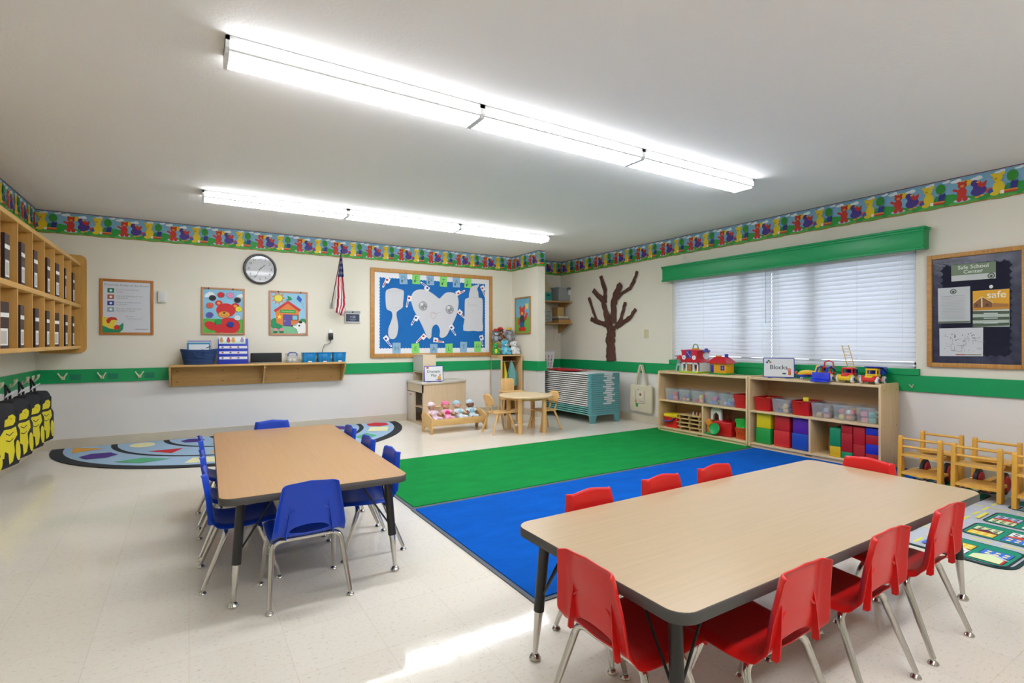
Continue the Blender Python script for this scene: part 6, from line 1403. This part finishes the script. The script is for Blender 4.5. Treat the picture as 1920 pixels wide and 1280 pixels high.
# --- plush animals on the locker
def plush(label, x, y, s, body, belly, muzzle, nose, ear, eartype, rz=0, z=LZ + .0015, hat=None, legs=True):
    t = thing('plush_animal', label, 'plush toy', (x, y, z), R(rz), 'plush animals piled on the locker')
    FUR = mat(body, .95, bump=.6, bscale=220, sheen=.3); bm = BM()
    ell(bm, (0, 0, .075 * s), (.058 * s, .05 * s, .075 * s)); ell(bm, (0, -.012 * s, .18 * s), (.058 * s, .054 * s, .052 * s))
    for sd in (-1, 1):
        tube(bm, [(sd * .045 * s, -.005, .12 * s), (sd * .07 * s, -.03 * s, .09 * s), (sd * .066 * s, -.06 * s, .07 * s)], [.022 * s, .02 * s, .022 * s], 10)
        if legs: tube(bm, [(sd * .035 * s, -.01 * s, .03 * s), (sd * .05 * s, -.06 * s, .028 * s), (sd * .054 * s, -.085 * s, .028 * s)], [.028 * s, .026 * s, .027 * s], 10)
    baked_obj('body', bm, [('REMESH', dict(mode='VOXEL', voxel_size=.006 * s)), ('SMOOTH', dict(iterations=4, factor=.5))], FUR, t)
    for sd in (-1, 1):
        bm = BM()
        if eartype == 'round': ell(bm, (sd * .045 * s, 0, .225 * s), (.022 * s, .010 * s, .022 * s))
        elif eartype == 'long': tube(bm, [(sd * .045 * s, 0, .215 * s), (sd * .068 * s, -.005 * s, .20 * s), (sd * .072 * s, -.012 * s, .155 * s)], [.012 * s, .018 * s, .016 * s], 8, flat=.5)
        else: lathe(bm, [(0, .045 * s), (.008 * s, .03 * s), (.020 * s, 0), (0, 0)], (sd * .034 * s, 0, .218 * s), 10)
        obj('ear', bm, mat(ear, .95), t)
        bm = BM(); ell(bm, (sd * .022 * s, -.060 * s, .192 * s), (.007 * s, .005 * s, .008 * s), u=8, v=6); obj('eye', bm, mat('141416', .2), t)
    bm = BM(); ell(bm, (0, -.058 * s, .168 * s), (.028 * s, .020 * s, .020 * s)); obj('muzzle', bm, mat(muzzle, .95), t)
    bm = BM(); ell(bm, (0, -.076 * s, .176 * s), (.012 * s, .007 * s, .009 * s), u=10, v=8); obj('nose', bm, mat(nose, .3), t)
    bm = BM(); ell(bm, (0, -.034 * s, .075 * s), (.036 * s, .022 * s, .05 * s)); obj('belly_patch', bm, mat(belly, .95), t)
    if hat:
        bm = BM(); lathe(bm, [(0, 0), (.075 * s, 0), (.07 * s, .008 * s), (.042 * s, .012 * s), (.038 * s, .04 * s), (0, .045 * s)], (0, -.008 * s, .222 * s), 18); obj('hat', bm, mat(hat, .8), t)
pl = 4.125; F_, B_ = LY0 + .085, LY0 + .235
plush('light blue plush bear at the front of the pile', pl - .075, F_ - .005, .90, '4FB4D0', '9AD4E2', 'E8DCDC', '3A2A2E', '6FC4DA', 'round', -4)
plush('white plush dog with a large black nose in the pile', pl + .085, F_ - .005, .90, 'DCDCD8', 'E8E8E4', 'EDEDEA', '111113', 'CFC8C4', 'long', 3)
plush('white and black plush puppy beside the white dog', pl + .152, F_ + .155, .68, 'D2CEC6', '2A2A2C', 'E6E2DC', '1A1A1C', '2E2E30', 'long', 12)
plush('green plush frog with yellow belly in the pile', pl - .205, F_ + .055, .72, '1FA048', 'D8D44A', '4ABA5A', '1A3A20', '1FA048', 'round', -10)
plush('yellow plush duck with orange beak in the pile', pl - .118, B_ + .02, .80, 'E0CC5A', 'E8DC8A', 'E0782A', 'D86A1E', 'E0CC5A', 'round', -5, legs=False)
plush('pale pink plush cat behind the white dog', pl + .02, B_ + .02, .70, 'DDB0B8', 'E8C8CC', 'EED8DA', '8A4A52', 'D8A0AC', 'point', 4, legs=False)
plush('grey plush donkey in a red cap sitting on the frog', pl - .195, F_ + .065, .80, '7C8088', '9A9CA2', 'E2E2DE', '5A5A60', '7C8088', 'long', -14, z=LZ + .182, hat='B8301E', legs=False)
plush('brown plush bear in a red hat on top of the pile', pl - .06, B_ + .012, .84, '6E4028', '9A6A48', 'B8875E', '1E1412', '6E4028', 'round', 0, z=LZ + .198, hat='B8281E', legs=False)
plush('grey plush elephant in a yellow straw hat on top of the pile', pl + .100, B_ + .012, .86, '9A9CA2', 'B0B2B8', 'A4A6AC', '6A6C72', '9A7EC4', 'long', 8, z=LZ + .190, hat='DDB42A', legs=False)

# --- round play table, chairs and doll high chair
def play_table():
    t = thing('round_play_table', 'small round wooden play table with thick legs', 'table', (3.545, 5.37, 0)); z = .45
    bm = BM(); lathe(bm, [(0, z - .024), (.325, z - .024), (.335, z - .018), (.335, z - .006), (.328, z), (0, z)], n=48); obj('tabletop', bm, mat('DFC59C', .35, var=.05, vscale=3, stretch=(1, 8, 1)), t)
    for k in range(4):
        an = R((36, 117, 221, 300)[k]); x, y = .25 * math.cos(an), .25 * math.sin(an); bm = BM(); cyl(bm, (x, y, 0), (x, y, z - .024), .028, n=18); obj('leg', bm, BIRCH, t)
    bm = BM(); lathe(bm, [(.20, z - .06), (.218, z - .06), (.218, z - .024), (.20, z - .024), (.20, z - .06)], n=32); obj('apron', bm, BIRCH, t)
play_table()
def bent_chair(label, loc, rz):
    t = thing('bentwood_chair', label, 'chair', loc, rz, 'bentwood play chairs'); W = BIRCH
    # faces +Y, seat z .258
    bm = BM(); prism(bm, [(-.12, -.10), (-.105, -.13), (.105, -.13), (.12, -.10), (.14, .10), (.125, .135), (-.125, .135), (-.14, .10)][::-1], .246, .258, 'Z', bev=.003); obj('seat', bm, W, t)
    for sy, y0, y1 in ((-1, -.085, -.165), (1, .085, .15)):
        bm = BM(); pt = [(-.135, y1, .002), (-.115, y0 + (y1 - y0) * .2, .20), (-.105, y0, .236), (-.08, y0, .242), (.08, y0, .242), (.105, y0, .236), (.115, y0 + (y1 - y0) * .2, .20), (.135, y1, .002)]
        tube(bm, pt, .0125, 8); obj('leg_frame', bm, W, t)
    for s in (-1, 1):
        bm = BM(); tube(bm, [(s * .06, -.115, .25), (s * .062, -.142, .30), (s * .065, -.155, .36)], [.012, .012, .010], 8, flat=.6); obj('back_upright', bm, W, t)
    bm = BM(); P = []
    rows = []
    for i in range(7):
        f = i / 6; row = []
        for j in range(11):
            u = j / 5 - 1; hw = .115 * (1 - .25 * max(0, f - .6) ** 1.5 * 4 * .6)
            x = hw * u; zz = .335 + .145 * f - (.03 * abs(u) ** 4 * (f - .4) * 2 if f > .4 else -.02 * abs(u) ** 4); row.append(bm.verts.new((x, -.148 - .028 * f + .018 * u * u, zz)))
        rows.append(row)
    for A_, B_ in zip(rows, rows[1:]):
        for j in range(10): bm.faces.new([A_[j], A_[j + 1], B_[j + 1], B_[j]])
    o = obj('backrest', bm, W, t); s_ = o.modifiers.new('solid', 'SOLIDIFY'); s_.thickness = .012; s_.offset = 0
    return t
bc = bent_chair('small bentwood chair on the doll-bed side of the play table', (3.20, 5.435, 0), R(-90))
dup(bc, (3.795, 5.335, 0), R(90), 'small bentwood chair on the cot side of the play table')
def high_chair():
    t = thing('doll_high_chair', 'wooden doll high chair with tray behind the round table', 'high chair', (3.70, 6.0, 0), R(-14)); W = BIRCH
    for x in (-.11, .11):
        for y in (-.10, .10):
            bm = BM(); tube(bm, [(x * 1.25, y * 1.25, .002), (x, y, .36)], .0125, 8); obj('leg', bm, W, t)
    bm = BM(); box(bm, -.13, .13, -.12, .12, .33, .345, bev=.004); obj('seat', bm, W, t)
    bm = BM(); prism(bm, rrect(-.095, .095, .345, .60, .04, 5), .10, .114, 'Y', bev=.003); obj('backrest', bm, W, t)
    bm = BM(); box(bm, -.155, .155, -.20, -.02, .432, .446, bev=.004); tr = obj('tray', bm, W, t)
    for x in (-.14, .13):
        bm = BM(); box(bm, x, x + .012, -.18, .11, .42, .432, bev=.002); obj('arm', bm, W, t)
        bm = BM(); box(bm, x, x + .012, -.02, .0, .345, .42); obj('arm_post', bm, W, t, smooth=0)
    bm = BM(); tube(bm, [(-.125, -.11, .16), (.125, -.11, .16)], .01, 8); obj('foot_bar', bm, W, t)
high_chair()

# ================================================================ STACKED COTS
def cots():
    x0, x1, y0, y1 = 4.545, 5.10, 5.33, 6.70; cx, cy = (x0 + x1) / 2, (y0 + y1) / 2; a, b = (x1 - x0) / 2, (y1 - y0) / 2
    TEAL = mat('5E9AA0', .45); TL2 = mat('548C92', .45); FAB = mat('DAD9D5', .8); FTL = mat('6FB0A8', .8)
    def end_bm(s, h=.0262):
        bm = BM(); P = [(-a, s * b), (-a + .0, s * (b - .045)), (a, s * (b - .045)), (a, s * b)]
        pr = [(-a + .03, 0), (a - .03, 0), (a - .01, .012), (a, .03), (a, .055), (-a, .055), (-a, .03), (-a + .01, .012)]
        prism(bm, [(x, s * (b - y)) for x, y in pr], 0, h, 'Z', bev=.003); return bm
    eA, eB = finish(end_bm(-1), 'end_moulding', TEAL), finish(end_bm(1), 'end_moulding', TEAL)
    bm = BM(); box(bm, -a - .002, a + .002, -b + .05, b - .05, .008, .0225, bev=.005); sh = finish(bm, 'bed_canvas', FAB)
    bm = BM(); box(bm, -a - .002, a + .002, -b + .05, b - .05, .008, .0225, bev=.005); sh2 = finish(bm, 'bed_canvas', FTL)
    bm = BM(); box(bm, -.075, .075, -b - .0012, -b + .001, .003, .025); lbm = finish(bm, 'name_label', mat('D5D5DA', .6), 0)
    n = 20; z0 = .106; dz = .0285
    for i in range(n):
        lab = 'teal stacking cot, number %s from the bottom of the stack' % ('one two three four five six seven eight nine ten eleven twelve thirteen fourteen fifteen sixteen seventeen eighteen nineteen twenty'.split()[i]) if 0 < i < n - 1 else ('bottom teal stacking cot standing on its feet' if i == 0 else 'topmost stacking cot under the red cloth')
        t = thing('stacking_cot', lab, 'cot', (cx, cy, z0 + i * dz), 0, 'stacked nap cots')
        obj('end_moulding', eA, None, t); obj('end_moulding', eB, None, t); obj('bed_canvas', sh2 if i < 4 else sh, None, t)
        for s in (-1, 1):
            bm = BM() if i == 0 else None
            if i == 0: tube(bm, [(s * (a - .045), -b + .05, .003), (s * (a - .045), b - .05, .003)], .0045, 8); rail = finish(bm, 'side_rail', mat('2A3638', .6))
            r_ = obj('side_rail', rail, None, t); r_.location = (0 if i == 0 or True else 0, 0, 0)
            if s == 1 and i: r_.location = (0, 0, 0)
            if s == -1 and i: r_.location = (-2 * (a - .045), 0, 0)
        if i >= 5:
            l_ = obj('name_label', lbm, None, t); l_.location = (.06 + .035 * math.sin(i * 2.3), 0, 0)
            A = Art(.0003); 
        if i == 0:
            for sx_ in (-1, 1):
                for sy in (-1, 1):
                    bm = BM(); prism(bm, [(sx_ * a * .95, 0), (sx_ * a * .55, 0), (sx_ * a * .62, -.055), (sx_ * a * .66, -.1055), (sx_ * a * .88, -.1055), (sx_ * a * .92, -.05)], sy * b - (.045 if sy > 0 else 0), sy * b + (.045 if sy < 0 else 0), 'Y', bev=.003); obj('foot', bm, TEAL, t)
    zt = z0 + (n - 1) * dz + .0275
    bm = BM(); random.seed(5); rows = []
    for i in range(13):
        row = []
        for j in range(11):
            u, v = i / 12 - .5, j / 10 - .5; row.append(bm.verts.new((u * .34 + .02 * math.sin(v * 9), v * .66 + .02 * math.sin(u * 11), .008 + .010 * abs(math.sin(u * 13 + v * 7)) + .008 * math.cos(v * 15))))
        rows.append(row)
    for A_, B_ in zip(rows, rows[1:]):
        for j in range(10): bm.faces.new([A_[j], A_[j + 1], B_[j + 1], B_[j]])
    for v in bm.verts: v.co.z = max(.003, v.co.z)
    o = tag(obj('red_cloth', bm, mat('B4141E', .85), None, (4.75, 6.12, zt), smooth=60), 'folded red cloth lying on top of the cot stack', 'cloth'); s_ = o.modifiers.new('s', 'SOLIDIFY'); s_.thickness = .003
    # white laundry basket
    t = thing('laundry_basket', 'white perforated laundry basket on the cots behind the partition', 'basket', (4.705, 6.60, zt + .0005)); WB = mat('E2E2E4', .4)
    w0, w1, d0, d1, h = .20, .27, .14, .18, .28
    bm = BM(); box(bm, -w0 / 2, w0 / 2, -d0 / 2, d0 / 2, 0, .006); obj('base', bm, WB, t, smooth=0)
    bm = BM(); tube(bm, [(x, y, h) for x, y in rrect(-w1 / 2, w1 / 2, -d1 / 2, d1 / 2, .03, 4)], .009, 8, closed=True); obj('rim', bm, WB, t)
    # walls as strips between hole rows
    def wallq(s, side):
        bm = BM(); NU, NV = 13, 15
        def P(u, v):
            k = v; w, d = w0 + (w1 - w0) * k, d0 + (d1 - d0) * k
            return ((u - .5) * w, s * d / 2, v * h) if side == 0 else (s * w / 2, (u - .5) * d, v * h)
        V = [[bm.verts.new(P(i / NU, j / NV)) for j in range(NV + 1)] for i in range(NU + 1)]
        for i in range(NU):
            for j in range(NV):
                if i % 3 == 1 + 0 and j % 3 != 0 and 1 < j < 13: continue
                bm.faces.new([V[i][j], V[i + 1][j], V[i + 1][j + 1], V[i][j + 1]])
        o = obj('basket_wall', bm, WB, t, smooth=0); m = o.modifiers.new('s', 'SOLIDIFY'); m.thickness = .004; m.offset = 0
    for s in (-1, 1): wallq(s, 0); wallq(s, 1)
    return zt
cots()

# ================================================================ CLOSET SHELVES BEHIND THE PARTITION
def closet():
    W = mat('B98F58', .5, var=.1, vscale=3, stretch=(1, 10, 10))
    for z, lb in ((1.405, 'lower wooden closet shelf behind the partition'), (1.755, 'upper wooden closet shelf behind the partition')):
        t = thing('closet_shelf', lb, 'shelf', ((PX1 + XR) / 2, YB, z - .02)); a = (XR - PX1) / 2
        bm = BM(); box(bm, -a + .002, a - .002, -.32, -.001, 0, .02, bev=.002); obj('board', bm, W, t)
        for x in (-a + .05, a - .06):
            bm = BM(); prism(bm, [(-.30, 0), (-.002, 0), (-.002, -.14), (-.03, -.14)], x, x + .016, 'X'); obj('bracket', bm, W, t, smooth=0)
    z1, z2 = 1.4055, 1.7555; yf = 6.70
    # upper shelf: clear tote, teal bin, folded canvas bag
    x = pY(1057, 545, 6.80).x
    t = thing('clear_tote', 'clear plastic tote with black latch on the upper closet shelf', 'tote', (x - .02, 6.83, z2)); bm = BM(); tub(bm, .27, .22, .215, .10, .003, .008); obj('tub', bm, mat('B9C0C2', .2, alpha=.45), t)
    bm = BM(); box(bm, -.143, .143, -.12, .12, .22, .235, bev=.005); obj('lid', bm, mat('C4C9CA', .3, alpha=.7), t)
    bm = BM(); tube(bm, [(.02, -.122, .19), (.02, -.128, .215), (.035, -.128, .222), (.105, -.128, .222), (.12, -.128, .215), (.12, -.122, .19)], .006, 8); obj('latch', bm, BLACK, t)
    bm = BM(); box(bm, .045, .10, -.121, -.119, .11, .185, T(0, -.001, 0)); obj('label', bm, mat('D8D8D6', .6), t, smooth=0)
    for i, (dx, c, nm) in enumerate(((-.06, '7A2A34', 'dark red'), (.0, '8A6A8A', 'mauve'), (.06, 'C8923A', 'orange'))):
        bm = BM(); ell(bm, (0, 0, .04), (.032, .05, .04)); tag(obj('cloth_roll', bm, mat(c, .8), None, (x - .02 + dx, 6.83, z2 + .0045)), '%s cloth bundle inside the clear tote' % nm, 'cloth', 'cloth bundles in the clear tote')
    x = pY(1026, 550, 6.76).x
    t = thing('teal_bin', 'teal storage bin with handle slot on the upper closet shelf', 'bin', (x - .03, 6.80, z2)); bm = BM(); tub(bm, .17, .22, .125, .06, .003, .004); obj('tub', bm, mat('2A9A8E', .45), t)
    bm = BM(); prism(bm, rrect(-.03, .03, .075, .098, .01, 3), -.114, -.109, 'Y'); obj('handle_slot', bm, mat('123A36', .6), t)
    bm = BM(); prism(bm, [(-.09, 0), (.08, 0), (.10, .07), (.03, .20), (.0, .27), (-.09, .27)], -.04, .04, 'Y', bev=.012); tag(obj('canvas_sack', bm, mat('C8B898', .9, bump=.4, bscale=80), None, (x - .02, 6.80, z2 + .1285)), 'beige canvas sack standing in front of the border on the teal bin', 'sack')
    # lower shelf: paper trays, cardboard box, books
    x = pY(1024, 585, 6.75).x
    for i in range(9):
        tr_ = thing('paper_tray', '%s white tray from the bottom of the closet tray stack' % ('lowest', 'second', 'third', 'fourth', 'fifth', 'sixth', 'seventh', 'eighth', 'ninth')[i], 'tray', (x - .02 + .003 * (i % 2), 6.80, z1 + i * .021), 0, 'stacked white trays')
        bm = BM(); box(bm, -.11, .08, -.13, .13, .0125, .0203, bev=.001); obj('tray_board', bm, mat('D9D9D6', .6), tr_)
        for s in (-1, 1): bm = BM(); box(bm, -.1, .07, s * .11 - .004, s * .11 + .004, 0, .0125); obj('tray_foot', bm, mat('6A6660', .7), tr_, smooth=0)
    x = pY(1052, 590, 6.80).x
    bm = BM(); box(bm, -.14, .11, -.12, .10, 0, .055, bev=.003); tag(obj('cardboard_box', bm, mat('B98A4E', .7), None, (x + .02, 6.82, z1)), 'flat cardboard box on the lower closet shelf', 'box')
    bm = BM(); box(bm, -.12, .09, -.11, .09, 0, .022, bev=.002); tag(obj('storage_book', bm, mat('7A6A62', .6), None, (x + .01, 6.82, z1 + .0555)), 'grey brown book on the flat cardboard box', 'book')
    bm = BM(); box(bm, -.125, .085, -.11, .09, 0, .034, bev=.003); tag(obj('storage_book', bm, mat('CFC8B4', .6), None, (x + .005, 6.82, z1 + .078)), 'cream book on top of the grey brown book', 'book')
    bm = BM(); box(bm, -.085, .045, -.07, .09, 0, .15, bev=.003); tag(obj('cardboard_box', bm, mat('C09A5E', .7), None, (x + .0, 6.85, z1 + .1125)), 'upright tan cardboard box on the cream book', 'box')
    t = thing('pull_chain', 'thin light chain hanging under the lower closet shelf', 'chain', (pY(1038, 620, 6.72).x, 6.72, 1.385)); bm = BM(); tube(bm, [(0, 0, 0), (.002, 0, -.12), (0, 0, -.24)], .0016, 5); obj('cord', bm, mat('A8A49A', .5), t)
    bm = BM(); ell(bm, (0, 0, -.245), .006, u=8, v=6); obj('pull_bead', bm, mat('A8A49A', .5), t)
closet()

# small dark labels stuck on the rail beside the empty hooks, and a hook by the notice board
for x, lb in ((-1.0, 'beside the hook nearest the backpack wall'), (-.69, 'beside the middle hook'), (-.37, 'beside the hook nearest the wall shelf')):
    bm = BM(); box(bm, -.045, .045, -.0012, 0, -.03, .03); tag(obj('rail_label', bm, mat('0A7A56', .5), None, (x, YB - .0193, .735), smooth=0), 'dark green label on the rail ' + lb, 'label', 'dark labels on the green rail')
hook((XR - .0195, 1.975, .722), R(-90), 'tiny cream hook on the green rail beside the toy shelf', 'hooks on the window wall rail')
for o in COL.objects:
    if o.get('label', '').startswith('tiny cream'): o.scale = (.45, .45, .45)
